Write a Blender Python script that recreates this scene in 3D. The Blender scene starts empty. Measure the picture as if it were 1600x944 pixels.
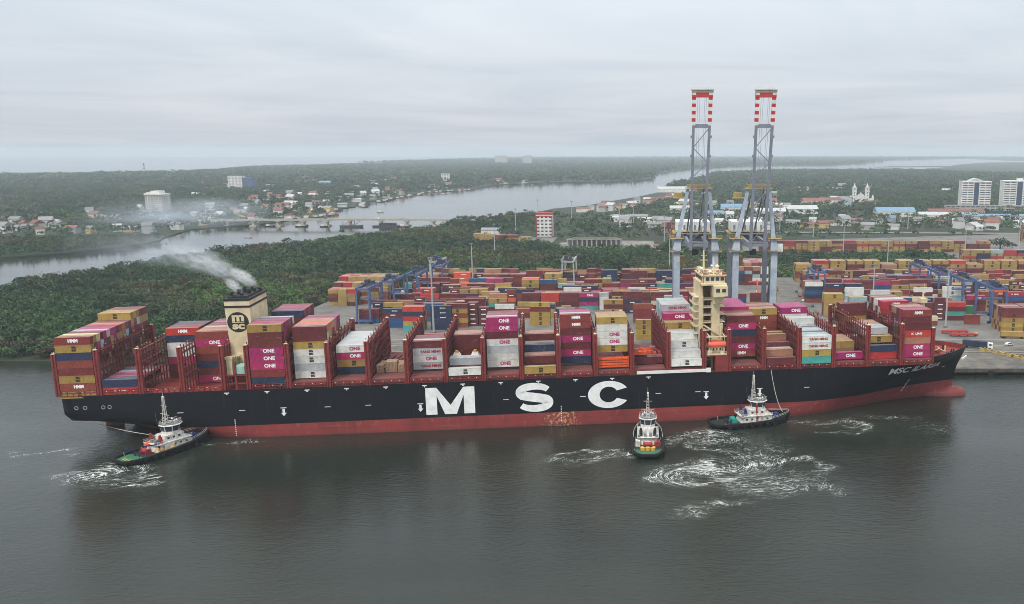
import bpy, math, random
import numpy as np
from mathutils import Matrix, Vector
from mathutils.geometry import tessellate_polygon
random.seed(7); RNG = np.random.default_rng(11)
SC = bpy.context.scene
COL = SC.collection
R = math.radians

# ------------------------------------------------------------------ camera
CAM_H = 106.66; PITCH = 0.18982; FPX = 1337.0
cam_d = bpy.data.cameras.new('camera'); cam = bpy.data.objects.new('camera', cam_d); COL.objects.link(cam)
cam.location = (0, 0, CAM_H); cam.rotation_euler = (math.pi/2 - PITCH, 0, 0)
cam_d.sensor_width = 36; cam_d.lens = 36*FPX/1600
cam_d.shift_x = (800-1011.0)/1600; cam_d.shift_y = (492.7-472)/1600
cam_d.clip_start = 1; cam_d.clip_end = 60000
SC.camera = cam

# ------------------------------------------------------------------ world: overcast sky
SUN_EL, SUN_AZ = R(52), R(205)
world = bpy.data.worlds.new('World'); SC.world = world; world.use_nodes = True
wn = world.node_tree; wn.nodes.clear()
def N(tree, typ, **kw):
    n = tree.nodes.new(typ)
    for k, v in kw.items(): setattr(n, k, v)
    return n
out = N(wn, 'ShaderNodeOutputWorld'); bg = N(wn, 'ShaderNodeBackground'); bg.inputs['Strength'].default_value = 0.10
sky = N(wn, 'ShaderNodeTexSky', sky_type='NISHITA'); sky.sun_disc = False
sky.sun_elevation = SUN_EL; sky.sun_rotation = SUN_AZ; sky.air_density = 1.6; sky.dust_density = 4.0
tc = N(wn, 'ShaderNodeTexCoord'); sep = N(wn, 'ShaderNodeSeparateXYZ')
wn.links.new(tc.outputs['Generated'], sep.inputs[0])
def mth(tree, op, a, b=None, clamp=False):
    n = N(tree, 'ShaderNodeMath', operation=op); n.use_clamp = clamp
    for i, v in enumerate((a, b)):
        if v is None: continue
        if hasattr(v, 'is_output'): tree.links.new(v, n.inputs[i])
        else: n.inputs[i].default_value = v
    return n.outputs[0]
den = mth(wn, 'ADD', mth(wn, 'MAXIMUM', sep.outputs[2], 0.0), 0.05)
px = mth(wn, 'DIVIDE', sep.outputs[0], den); py = mth(wn, 'DIVIDE', sep.outputs[1], den)
cmb = N(wn, 'ShaderNodeCombineXYZ'); wn.links.new(px, cmb.inputs[0]); wn.links.new(py, cmb.inputs[1])
nz = N(wn, 'ShaderNodeTexNoise'); nz.inputs['Scale'].default_value = 0.34; nz.inputs['Detail'].default_value = 7; nz.inputs['Roughness'].default_value = 0.55
nz.inputs['Distortion'].default_value = 0.6
wn.links.new(cmb.outputs[0], nz.inputs['Vector'])
cr = N(wn, 'ShaderNodeValToRGB'); wn.links.new(nz.outputs['Fac'], cr.inputs[0])
cr.color_ramp.elements[0].position = 0.36; cr.color_ramp.elements[0].color = (0.83, 0.88, 0.93, 1)
cr.color_ramp.elements[1].position = 0.66; cr.color_ramp.elements[1].color = (1.02, 1.03, 1.05, 1)
gr = N(wn, 'ShaderNodeValToRGB'); wn.links.new(sep.outputs[2], gr.inputs[0])
e = gr.color_ramp.elements
e[0].position = 0.0; e[0].color = (6.7, 6.8, 7.15, 1)
e[1].position = 0.17; e[1].color = (8.9, 9.4, 9.9, 1)
k = e.new(0.06); k.color = (7.5, 7.8, 8.25, 1)
k = e.new(0.5); k.color = (9.0, 9.5, 9.8, 1)
k = e.new(0.85); k.color = (22.5, 22.4, 22.0, 1)
mul = N(wn, 'ShaderNodeMix', data_type='RGBA', blend_type='MULTIPLY'); mul.inputs[0].default_value = 1
wn.links.new(gr.outputs[0], mul.inputs[6]); wn.links.new(cr.outputs[0], mul.inputs[7])
mx = N(wn, 'ShaderNodeMix', data_type='RGBA'); mx.inputs[0].default_value = 0.93
wn.links.new(sky.outputs[0], mx.inputs[6]); wn.links.new(mul.outputs[2], mx.inputs[7])
wn.links.new(mx.outputs[2], bg.inputs['Color']); wn.links.new(bg.outputs[0], out.inputs['Surface'])

# ------------------------------------------------------------------ sun behind thin cloud
sd = bpy.data.lights.new('sun', 'SUN'); sd.energy = 2.1; sd.angle = R(14); sd.color = (1.0, 0.96, 0.9)
sun = bpy.data.objects.new('sun', sd); COL.objects.link(sun)
sdir = Vector((math.sin(SUN_AZ)*math.cos(SUN_EL), math.cos(SUN_AZ)*math.cos(SUN_EL), math.sin(SUN_EL)))
sun.rotation_euler = sdir.to_track_quat('Z', 'Y').to_euler()
SC.view_settings.view_transform = 'Standard'; SC.view_settings.look = 'None'
SC.view_settings.exposure = 0.0; SC.view_settings.gamma = 1.0
SC.render.engine = 'CYCLES'
SC.cycles.use_denoising = True; SC.cycles.filter_width = 0.9; SC.cycles.max_bounces = 5; SC.cycles.diffuse_bounces = 2; SC.cycles.glossy_bounces = 2
SC.cycles.transmission_bounces = 2; SC.cycles.volume_bounces = 1; SC.cycles.transparent_max_bounces = 6
SC.cycles.volume_max_steps = 96; SC.cycles.volume_step_rate = 2.0

# ------------------------------------------------------------------ helpers
def lin(rgb):
    return tuple((v/255/12.92 if v/255 <= 0.04045 else ((v/255+0.055)/1.055)**2.4) for v in rgb)
MATS = {}
def mat(name, rgb, rough=0.6, metal=0.0, var=0.18, scale=0.35, dirt=None, objvar=0.0, bump=0.0, bscale=3.0, spec=0.4):
    """plain procedural material: base colour broken by noise, optional per-object variation and bump"""
    if name in MATS: return MATS[name]
    m = bpy.data.materials.new(name); m.use_nodes = True; t = m.node_tree
    b = t.nodes['Principled BSDF']; b.inputs['Roughness'].default_value = rough; b.inputs['Metallic'].default_value = metal
    b.inputs['Specular IOR Level'].default_value = spec
    c = lin(rgb)
    d = lin(dirt) if dirt else tuple(x*(1-2.2*var) for x in c)
    co = N(t, 'ShaderNodeTexCoord')
    n = N(t, 'ShaderNodeTexNoise'); n.inputs['Scale'].default_value = scale; n.inputs['Detail'].default_value = 6; n.inputs['Roughness'].default_value = 0.65
    t.links.new(co.outputs['Object'], n.inputs['Vector'])
    rp = N(t, 'ShaderNodeValToRGB'); t.links.new(n.outputs['Fac'], rp.inputs[0])
    rp.color_ramp.elements[0].position = 0.32; rp.color_ramp.elements[0].color = (*[max(0, x) for x in d], 1)
    rp.color_ramp.elements[1].position = 0.62; rp.color_ramp.elements[1].color = (*c, 1)
    src = rp.outputs[0]
    if objvar:
        oi = N(t, 'ShaderNodeObjectInfo'); hs = N(t, 'ShaderNodeHueSaturation')
        t.links.new(mth(t, 'ADD', mth(t, 'MULTIPLY', oi.outputs['Random'], 2*objvar), 1-objvar), hs.inputs['Value'])
        hs.inputs['Saturation'].default_value = 1.0
        t.links.new(mth(t, 'ADD', mth(t, 'MULTIPLY', oi.outputs['Random'], 0.02), 0.49), hs.inputs['Hue'])
        t.links.new(src, hs.inputs['Color']); src = hs.outputs[0]
    t.links.new(src, b.inputs['Base Color'])
    if bump:
        n2 = N(t, 'ShaderNodeTexNoise'); n2.inputs['Scale'].default_value = bscale; n2.inputs['Detail'].default_value = 4
        t.links.new(co.outputs['Object'], n2.inputs['Vector'])
        bp = N(t, 'ShaderNodeBump'); bp.inputs['Strength'].default_value = bump; bp.inputs['Distance'].default_value = 0.5
        t.links.new(n2.outputs['Fac'], bp.inputs['Height']); t.links.new(bp.outputs[0], b.inputs['Normal'])
    MATS[name] = m
    return m

def tag(o, label=None, cat=None, group=None, kind=None):
    if label: o['label'] = label
    if cat: o['category'] = cat
    if group: o['group'] = group
    if kind: o['kind'] = kind
    return o
def empty(name, loc=(0,0,0), rz=0.0, label=None, cat=None, group=None, mw=None):
    o = bpy.data.objects.new(name, None); COL.objects.link(o); o.empty_display_size = 0.5
    if mw is not None: o.matrix_world = mw
    else: o.location = loc; o.rotation_euler = (0, 0, rz)
    return tag(o, label, cat, group)
def link(name, me, parent=None, loc=None, rot=None, scale=None):
    o = bpy.data.objects.new(name, me); COL.objects.link(o)
    if parent: o.parent = parent
    if loc is not None: o.location = loc
    if rot is not None: o.rotation_euler = rot
    if scale is not None: o.scale = scale
    return o
class MB:
    """collects boxes, beams, tubes into one mesh"""
    def __init__(s): s.v = []; s.f = []; s.m = []; s.mi = 0
    def face(s, pts):
        b = len(s.v); s.v += [tuple(p) for p in pts]; s.f.append(tuple(range(b, b+len(pts)))); s.m.append(s.mi); return s
    def box(s, x0, x1, y0, y1, z0, z1):
        b = len(s.v)
        s.v += [(x0,y0,z0),(x1,y0,z0),(x1,y1,z0),(x0,y1,z0),(x0,y0,z1),(x1,y0,z1),(x1,y1,z1),(x0,y1,z1)]
        for q in ((0,3,2,1),(4,5,6,7),(0,1,5,4),(1,2,6,5),(2,3,7,6),(3,0,4,7)):
            s.f.append(tuple(b+i for i in q)); s.m.append(s.mi)
        return s
    def beam(s, p, q, w, h=None, w2=None, h2=None):
        h = h or w; w2 = w2 or w; h2 = h2 or (w2 if w2 != w else h)
        p = Vector(p); q = Vector(q); d = (q-p)
        if d.length < 1e-6: return s
        d.normalize(); up = Vector((0,0,1)) if abs(d.z) < 0.95 else Vector((0,1,0))
        a = d.cross(up).normalized(); c = a.cross(d).normalized()
        b = len(s.v)
        for o, ww, hh in ((p, w, h), (q, w2, h2)):
            for i, j in ((-1,-1),(1,-1),(1,1),(-1,1)): s.v.append(tuple(o + a*(i*ww/2) + c*(j*hh/2)))
        for f in ((3,2,1,0),(4,5,6,7),(0,1,5,4),(1,2,6,5),(2,3,7,6),(3,0,4,7)):
            s.f.append(tuple(b+i for i in f)); s.m.append(s.mi)
        return s
    def tube(s, p, q, r, r2=None, n=10):
        r2 = r if r2 is None else r2
        p = Vector(p); q = Vector(q); d = (q-p).normalized()
        up = Vector((0,0,1)) if abs(d.z) < 0.95 else Vector((0,1,0))
        a = d.cross(up).normalized(); c = a.cross(d).normalized(); b = len(s.v)
        for o, rr in ((p, r), (q, r2)):
            for i in range(n):
                t = 2*math.pi*i/n; s.v.append(tuple(o + a*(rr*math.cos(t)) + c*(rr*math.sin(t))))
        for i in range(n):
            j = (i+1) % n; s.f.append((b+j, b+i, b+n+i, b+n+j)); s.m.append(s.mi)
        s.f.append(tuple(b+i for i in range(n))); s.m.append(s.mi)
        s.f.append(tuple(b+n+i for i in reversed(range(n)))); s.m.append(s.mi)
        return s
    def prism(s, prof, y0, y1):
        """profile in x,z (ccw seen from -y) pulled from y0 to y1"""
        n = len(prof); b = len(s.v)
        s.v += [(x, y0, z) for x, z in prof] + [(x, y1, z) for x, z in prof]
        s.f.append(tuple(b+i for i in range(n))); s.m.append(s.mi)
        s.f.append(tuple(b+n+i for i in reversed(range(n)))); s.m.append(s.mi)
        for i in range(n):
            j = (i+1) % n; s.f.append((b+j, b+i, b+n+i, b+n+j)); s.m.append(s.mi)
        return s
    def plate(s, poly, z0, z1):
        """polygon in x,y pulled from z0 to z1"""
        n = len(poly); b = len(s.v)
        s.v += [(x, y, z0) for x, y in poly] + [(x, y, z1) for x, y in poly]
        s.f.append(tuple(b+i for i in reversed(range(n)))); s.m.append(s.mi)
        s.f.append(tuple(b+n+i for i in range(n))); s.m.append(s.mi)
        for i in range(n):
            j = (i+1) % n; s.f.append((b+i, b+j, b+n+j, b+n+i)); s.m.append(s.mi)
        return s
    def torus(s, c, R1, r, axis='y', n=14, k=6):
        b = len(s.v)
        for i in range(n):
            a = 2*math.pi*i/n
            for j in range(k):
                q = 2*math.pi*j/k; rr = R1 + r*math.cos(q); h = r*math.sin(q)
                u, v = rr*math.cos(a), rr*math.sin(a)
                p = {'y': (u, h, v), 'x': (h, u, v), 'z': (u, v, h)}[axis]
                s.v.append((c[0]+p[0], c[1]+p[1], c[2]+p[2]))
        for i in range(n):
            for j in range(k):
                s.f.append((b+i*k+j, b+((i+1)%n)*k+j, b+((i+1)%n)*k+(j+1)%k, b+i*k+(j+1)%k)); s.m.append(s.mi)
        return s
    def mesh(s, name, mats, smooth=False):
        me = bpy.data.meshes.new(name); me.from_pydata(s.v, [], s.f)
        for m in (mats if isinstance(mats, (list, tuple)) else [mats]): me.materials.append(m)
        me.polygons.foreach_set('material_index', s.m)
        if smooth: me.polygons.foreach_set('use_smooth', [True]*len(s.f))
        me.update(); return me
    def build(s, name, mats, parent=None, loc=None, rot=None, smooth=False):
        return link(name, s.mesh(name, mats, smooth), parent, loc, rot)
def quads_mesh(name, V, Q, mats, mi=None, smooth=False):
    me = bpy.data.meshes.new(name); n = len(Q)
    me.vertices.add(len(V)); me.vertices.foreach_set('co', np.asarray(V, np.float32).ravel())
    k = Q.shape[1]
    me.loops.add(n*k); me.loops.foreach_set('vertex_index', np.asarray(Q, np.int32).ravel())
    me.polygons.add(n); me.polygons.foreach_set('loop_start', np.arange(0, n*k, k, dtype=np.int32))
    me.polygons.foreach_set('loop_total', np.full(n, k, np.int32))
    for m in mats: me.materials.append(m)
    if mi is not None: me.polygons.foreach_set('material_index', np.asarray(mi, np.int32))
    if smooth: me.polygons.foreach_set('use_smooth', np.ones(n, bool))
    me.update(calc_edges=True); return me
TEXT = {}
def text_mesh(txt, w, h, material, bold=0.02, depth=0.0):
    """lettering as a flat mesh of width w and height h, centred, standing in x-z and facing -y"""
    key = (txt, round(w,2), round(h,2), material.name)
    if key in TEXT: return TEXT[key]
    cu = bpy.data.curves.new('lettering', 'FONT'); cu.body = txt; cu.offset = bold; cu.resolution_u = 5
    cu.align_x = 'CENTER'; cu.space_line = 0.75
    ob = bpy.data.objects.new('lettering_source', cu)
    me = bpy.data.meshes.new_from_object(ob); bpy.data.objects.remove(ob); bpy.data.curves.remove(cu)
    n = len(me.vertices); a = np.empty(n*3, np.float32); me.vertices.foreach_get('co', a); a = a.reshape(-1, 3)
    lo, hi = a.min(0), a.max(0)
    x = (a[:,0]-(lo[0]+hi[0])/2)/(hi[0]-lo[0])*w; z = (a[:,1]-(lo[1]+hi[1])/2)/(hi[1]-lo[1])*h
    me.vertices.foreach_set('co', np.stack([x, np.zeros(n), z], 1).astype(np.float32).ravel())
    me.materials.clear(); me.materials.append(material); me.update(); me.name = 'lettering'
    TEXT[key] = me; return me
def flat_land(name, poly, z, material, skirt=6.0):
    v = [(x, y, z) for x, y in poly]; n = len(v)
    tris = tessellate_polygon([[Vector(p) for p in v]])
    f = []
    for t in tris:
        a, b, c = [Vector(v[i]) for i in t]
        f.append(tuple(t) if (b-a).cross(c-a).z > 0 else tuple(reversed(t)))
    v2 = v + [(x, y, z-skirt) for x, y in poly]
    for i in range(n):
        j = (i+1) % n; f.append((i, j, n+j, n+i))
    me = bpy.data.meshes.new(name); me.from_pydata(v2, [], f); me.materials.append(material); me.update()
    o = link(name, me); tag(o, kind='structure'); return o
def inside(poly, X, Y):
    p = np.asarray(poly, float); c = np.zeros(X.shape, bool); n = len(p); j = n-1
    for i in range(n):
        xi, yi, xj, yj = *p[i], *p[j]
        with np.errstate(divide='ignore', invalid='ignore'):
            c ^= ((yi > Y) != (yj > Y)) & (X < (xj-xi)*(Y-yi)/(yj-yi+1e-12)+xi)
        j = i
    return c
ORD = ['lowest','second','third','fourth','fifth','sixth','seventh','eighth','ninth','tenth','eleventh','twelfth','thirteenth','fourteenth','fifteenth','sixteenth','seventeenth','eighteenth','nineteenth','twentieth']
def nth(i):   # 1-based ordinal word
    o = ['first']+ORD[1:]
    if i <= 20: return o[i-1]
    tens = {2:'twenty',3:'thirty',4:'forty'}[i//10]
    return tens.replace('ty','tieth') if i % 10 == 0 else tens+'-'+o[i%10-1]

# ================================================================== SETTING
# ---- water: fine grid round the ship (carries how much foam the propellers have churned up), coarse sheet beyond
FOAM_RINGS = [  # (cx, cy, rx, ry, ring?, strength)
 (-24.5,288.5,15,6.5,1,.9),(-19,287.5,11,4.6,0,1.0),(-35,287,5,5,0,.7),(-24,288,16,6,0,.45),
 (19,277,15,9,0,1.25),(21,276,18,11,1,1.0),(44,270,18,14,1,1.0),(46,266,18,12,0,.75),(36,262,22,9,0,.8),(33,281,18,11,0,.7),(10,270,9,6,0,.8),(55,258,9,5,0,.8),
 (21,313,15,7,0,1.05),(28,306,13,8,0,1.0),(12,308,8,8,0,.7),(34,298,14,8,1,.9),(37,291,14,9,0,.65),(45,300,14,10,0,.45),
 (18,243.5,8,3.4,0,1.0),(24,247,10,3,0,.9),(15,240,6,2.4,0,.9),
 (-182,273,10,8,0,1.3),(-189,272,8,5,0,1.0),(-178,268,16,9,1,.9),(-168,270,9,7,1,.9),(-186,282,6,4,0,.9),(-176,266,20,10,0,.5),
 (72,323,13,8,1,.8),(80,331,9,4,0,.8),(62,327,10,3,0,.9),(84,322,9,9,0,.5),(100,335,18,4,0,.5),(110,322,14,9,0,.35),
 (-150,304.5,8,2,0,1.0),(-160,305,6,1.6,0,.8),(-214,293,6,1.8,0,1.0),(-228,293.6,5,1.5,0,.9),(-221,294.3,3.5,1.2,0,.9),(-206,290.5,5,2,0,.8)]
def foam_density(x, y):
    wx = x+2.6*np.sin(y*.21+1.1)+1.7*np.sin(y*.43+x*.17)+1.0*np.sin(x*.6-y*.3)
    wy = y+2.2*np.sin(x*.19+.4)+1.5*np.sin(x*.37-y*.23)+.8*np.sin(x*.7+2)
    F = np.zeros_like(x)
    for n, (cx, cy, rx, ry, ring, st) in enumerate(FOAM_RINGS):
        u, v = (wx-cx)/rx, (wy-cy)/ry; d = np.sqrt(u*u+v*v); th = np.arctan2(v, u)
        if ring: g = np.exp(-((d-1-.18*np.sin(2*th+n))/.16)**2)*(.55+.45*np.sin(th*1.0+n*1.9+.6))*1.1
        else: g = np.exp(-(d/.8)**2)*(.8+.2*np.sin(3*th+n))
        F = np.maximum(F, st*g)
    return F
def make_water():
    xs = np.arange(-420, 421, 2.5); ys = np.arange(170, 443, 1.75)
    X, Y = np.meshgrid(xs, ys); nx, ny = len(xs), len(ys)
    V = np.stack([X.ravel(), Y.ravel(), np.zeros(X.size)], 1)
    i = np.arange(ny-1)[:, None]*nx + np.arange(nx-1)[None]; i = i.ravel()
    Q = np.stack([i, i+1, i+nx+1, i+nx], 1)
    x0, x1, y0, y1 = xs[0], xs[-1], ys[0], ys[-1]
    W, S, Nn = 15000, -300, 16000; b = len(V)
    ev = np.array([(-W,S,0),(W,S,0),(W,y0,0),(-W,y0,0),(-W,y1,0),(W,y1,0),(W,Nn,0),(-W,Nn,0),(x0,y0,0),(x0,y1,0),(x1,y0,0),(x1,y1,0)], float)
    eq = np.array([(0,1,2,3),(4,5,6,7),(3,8,9,4),(10,2,5,11)])+b
    me = quads_mesh('water', np.vstack([V, ev]), np.vstack([Q, eq]), [])
    at = me.attributes.new('foam', 'FLOAT', 'POINT')
    at.data.foreach_set('value', np.concatenate([foam_density(X.ravel(), Y.ravel()), np.zeros(len(ev))]).astype(np.float32))
    m = bpy.data.materials.new('river_water'); m.use_nodes = True; t = m.node_tree; b = t.nodes['Principled BSDF']
    b.inputs['IOR'].default_value = 1.37; b.inputs['Roughness'].default_value = 0.07
    co = N(t, 'ShaderNodeTexCoord'); mp = N(t, 'ShaderNodeMapping'); mp.inputs['Scale'].default_value = (0.48, 1.15, 1); mp.inputs['Rotation'].default_value = (0,0,0.16)
    t.links.new(co.outputs['Object'], mp.inputs[0])
    def noise(scale, detail=3, rough=.5, dist=0.0, src=mp.outputs[0]):
        n = N(t, 'ShaderNodeTexNoise'); n.inputs['Scale'].default_value = scale; n.inputs['Detail'].default_value = detail
        n.inputs['Roughness'].default_value = rough; n.inputs['Distortion'].default_value = dist
        t.links.new(src, n.inputs['Vector']); return n.outputs['Fac']
    h1 = noise(0.75, 5, .66, .3); h2 = noise(0.15, 4, .55, 1.0, co.outputs['Object']); h3 = noise(0.018, 3, .5)
    hh = mth(t, 'ADD', mth(t, 'MULTIPLY', h1, 0.55), mth(t, 'MULTIPLY', h2, 0.55))
    h4 = noise(0.0065, 3, .55, .5)
    patch = mth(t, 'ADD', mth(t, 'ADD', mth(t, 'MULTIPLY', h3, .8), mth(t, 'MULTIPLY', mth(t, 'SUBTRACT', h4, .42), 4.2, True)), 0.10)
    bp = N(t, 'ShaderNodeBump'); bp.inputs['Distance'].default_value = 0.55
    t.links.new(hh, bp.inputs['Height']); sy_ = N(t, 'ShaderNodeSeparateXYZ'); t.links.new(co.outputs['Object'], sy_.inputs[0])
    calm = N(t, 'ShaderNodeMapRange'); calm.inputs['From Min'].default_value = 430; calm.inputs['From Max'].default_value = 800; calm.inputs['To Min'].default_value = .58; calm.inputs['To Max'].default_value = .09; t.links.new(sy_.outputs[1], calm.inputs['Value'])
    t.links.new(mth(t, 'MULTIPLY', patch, calm.outputs[0]), bp.inputs['Strength'])
    t.links.new(bp.outputs[0], b.inputs['Normal'])
    # silt colour drifts, foam lines where the attribute says water is churned
    r = N(t, 'ShaderNodeValToRGB'); t.links.new(h3, r.inputs[0])
    r.color_ramp.elements[0].position = .35; r.color_ramp.elements[0].color = (0.0110, 0.0158, 0.0118, 1)
    r.color_ramp.elements[1].position = .7; r.color_ramp.elements[1].color = (0.0225, 0.0265, 0.0188, 1)
    fa = N(t, 'ShaderNodeAttribute', attribute_name='foam')
    wob = noise(0.16, 3, .6, 0.0, co.outputs['Object'])
    sw = N(t, 'ShaderNodeAttribute', attribute_name='swirl').outputs['Vector']
    def thread(scale, det, dist, width, soft):
        n_ = noise(scale, det, .55, dist, sw)
        w_ = mth(t, 'MULTIPLY', fa.outputs['Fac'], width)
        return mth(t, 'DIVIDE', mth(t, 'SUBTRACT', w_, mth(t, 'ABSOLUTE', mth(t, 'SUBTRACT', n_, 0.5))), soft, True)
    n2 = noise(1.1, 3, .6, 0.5, co.outputs['Object'])
    f = mth(t, 'MAXIMUM', thread(.13, 5, 1.2, .030, .018), mth(t, 'MULTIPLY', thread(.30, 5, 1.0, .036, .024), .8))
    core = mth(t, 'MULTIPLY', mth(t, 'SUBTRACT', mth(t, 'ADD', fa.outputs['Fac'], mth(t, 'MULTIPLY', n2, 1.0)), 1.60), 2.4, True)
    f = mth(t, 'MULTIPLY', mth(t, 'MAXIMUM', f, core), mth(t, 'MULTIPLY', mth(t, 'SUBTRACT', n2, .28), 4.0, True), True)
    ae = N(t, 'ShaderNodeMix', data_type='RGBA'); ae.inputs[7].default_value = (0.085, 0.105, 0.088, 1); t.links.new(r.outputs[0], ae.inputs[6]); t.links.new(mth(t, 'MULTIPLY', fa.outputs['Fac'], mth(t, 'MULTIPLY', wob, .75)), ae.inputs[0])
    mx = N(t, 'ShaderNodeMix', data_type='RGBA'); t.links.new(f, mx.inputs[0]); t.links.new(ae.outputs[2], mx.inputs[6]); mx.inputs[7].default_value = (0.66, 0.68, 0.66, 1)
    t.links.new(mx.outputs[2], b.inputs['Base Color'])
    t.links.new(mth(t, 'ADD', mth(t, 'MULTIPLY', f, 0.6), 0.09), b.inputs['Roughness'])
    me.materials.append(m)
    SX, SY = X.ravel().copy(), Y.ravel().copy()
    for cx, cy, rr, tw in ((20,275,20,2.4),(45,268,22,-1.8),(-22,288,14,2.0),(22,311,14,-1.6),(-182,272,14,2.2),(74,324,14,1.5),(18,243,9,1.6)):
        dx, dy = SX-cx, (SY-cy)*1.6; a_ = tw*np.exp(-(dx*dx+dy*dy)/rr**2)
        SX, SY = cx+dx*np.cos(a_)-dy*np.sin(a_), cy+(dx*np.sin(a_)+dy*np.cos(a_))/1.6
    at = me.attributes.new('swirl', 'FLOAT_VECTOR', 'POINT')
    vv = np.zeros((len(me.vertices), 3), np.float32); vv[:len(SX), 0] = SX; vv[:len(SX), 1] = SY*1.35
    at.data.foreach_set('vector', vv.ravel())
    return tag(link('water', me), kind='structure')
make_water()

# ---- land
soil = mat('forest_floor', (46, 56, 36), .95, var=.25, scale=.05, dirt=(34, 44, 28))
farsoil = mat('far_vegetation', (44, 58, 38), .95, var=.3, scale=.012, dirt=(30, 46, 32), bump=1.0, bscale=.05)
scrub = mat('scrub_grass', (86, 98, 58), .95, var=.3, scale=.06, dirt=(60, 76, 46))
conc = mat('yard_concrete', (114, 111, 106), .85, var=.16, scale=.07, dirt=(82, 80, 76))
apron = mat('apron_concrete', (112,107,99), .85, var=.16, scale=.14, dirt=(72,69,64))
asph = mat('asphalt', (92, 92, 92), .85, var=.2, scale=.08, dirt=(70, 70, 71))
ISLAND = [(-330,424),(-420,432),(-520,470),(-560,540),(-520,572),(-470,600),(-484,650),(-488,700),(-466,762),(-442,850),(-400,936),(-366,980),(-332,1056),(-292,1146),(-286,1224),(-250,1308),(-206,1425),(-174,1600),(-122,1675),(-88,1800),(-20,2027),(41,2282),(46,2609),(106,2923),(194,3323),(297,4061),(664,4640),(921,4640),(1375,4792),(1865,5512),(2502,6946),(3182,8093),(6000,9000),(6000,600),(520,404),(-205,404),(-215,424)]
VYPIN = [(-1500,760),(-660,819),(-653,858),(-614,897),(-593,951),(-585,1026),(-600,1060),(-627,1179),(-604,1214),(-571,1252),(-553,1346),(-532,1470),(-578,1583),(-561,1655),(-596,1778),(-579,1945),(-576,2212),(-490,2395),(-483,2706),(-348,2923),(-60,3110),(22,3323),(42,4061),(176,4871),(355,5411),(502,5727),(512,5841),(927,6486),(1381,6486),(2703,9691),(4166,12075),(6500,13500),(2839,14600),(-1889,13400),(-2670,7600),(-2330,4500),(-2900,3900),(-4200,3300),(-4200,1500)]
flat_land('river_island_land', ISLAND, 1.4, soil)
flat_land('far_bank_land', VYPIN, 1.2, farsoil)
for nm, pl in (('lagoon_islet_land', [(1500,5750),(2300,5900),(2500,6150),(1700,6050)]), ('lagoon_islet_land', [(3000,7300),(3500,7200),(3900,7700),(3200,7800)]), ('sea_bar_land', [(4000,9600),(8000,9200),(11000,12000),(9000,15500),(4800,14500)])):
    flat_land(nm, pl, 1.3, farsoil)
# lagoon inlet cut into the right bank
flat_land('inlet_water', [(1650,3950),(2300,3900),(3200,4600),(2300,4700)], 1.45, mat('inlet_water', (92, 100, 104), .12, var=.05, scale=.01), .03)
# terminal platform, apron, road and paths lie on it as thin sheets
flat_land('terminal_ground', [(-222,470),(-206,461.01),(522,461.01),(522,705),(60,705),(60,650),(-190,650),(-224,600)], 3.2, conc, 4)
flat_land('yard_road', [(96,461.5),(112,461.5),(112,698),(96,698)], 3.212, apron, .01)
flat_land('back_yard_ground', [(100,880),(560,800),(560,1120),(110,1000)], 2.2, conc, 1)
flat_land('shed_yard_ground', [(-100,905),(8,905),(8,1010),(-60,1015),(-100,990)], 2.2, mat('bare_yard', (132,126,118), .9, var=.2, scale=.08, dirt=(96,92,88)), 1)
flat_land('container_park_ground', [(-215,955),(-110,955),(-110,1050),(-215,1050)], 2.2, conc, 1)
flat_land('highway', [(20,1120),(620,1085),(620,1098),(20,1133)], 2.6, mat('highway_asphalt', (120,118,116), .85, var=.1), .5)
# painted lane lines on apron and road
paint = mat('lane_paint', (205, 200, 180), .7, var=.2, scale=.4)
lm = MB()
for y in (438, 452, 466): lm.face([(-200,y,3.216),(515,y,3.216),(515,y+.35,3.216),(-200,y+.35,3.216)])
tag(lm.build('lane_markings', paint), kind='structure')

# ---- quay: concrete deck on piles with dark gap below
qroot = empty('quay', (150, 401, 0), label='grey concrete quay deck on piles along the terminal waterfront', cat='quay')
q = MB(); q.box(-355, 372, 0, 60, 2.0, 3.2); q.build('deck', apron, qroot)
q = MB(); q.box(-355, 372, -.25, -.01, 1.55, 3.45); q.build('edge_beam', mat('quay_edge', (84,80,74), .85, var=.25, scale=.3), qroot)
q = MB()
for i in range(0, 73):
    for y in (2.5, 9, 16): q.tube((-350+i*10, y, -5), (-350+i*10, y, 2.0), .55, n=8)
q.build('piles', mat('pile_concrete', (70,66,60), .9, var=.3, scale=.6), qroot); qroot.children[-1]['kind'] = 'stuff'
fd = MB(); fd.box(-1.1,1.1,-.95,-.3,-.2,2.7); fd.box(-.8,.8,-1.3,-.95,.3,2.5); fdm = fd.mesh('fender', mat('fender_rubber', (38,38,40), .8))
for i in range(26): link('fender', fdm, qroot, (-348+i*28, 0, 0))
rl = MB()
for y in (3.5, 34.0): rl.box(-355, 372, y-.07, y+.07, 3.2, 3.33)
rl.build('crane_rail', mat('rail_steel', (96,84,76), .6, .6), qroot)
bl = MB(); bl.tube((0,0,3.2),(0,0,3.7),.3,.24,10); bl.tube((0,0,3.7),(0,0,3.95),.48,.4,10); blm = bl.mesh('bollard', mat('bollard_yellow', (190,150,50), .6))
for i in range(25): link('bollard', blm, qroot, (-344+i*28, .9, 0))

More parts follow.
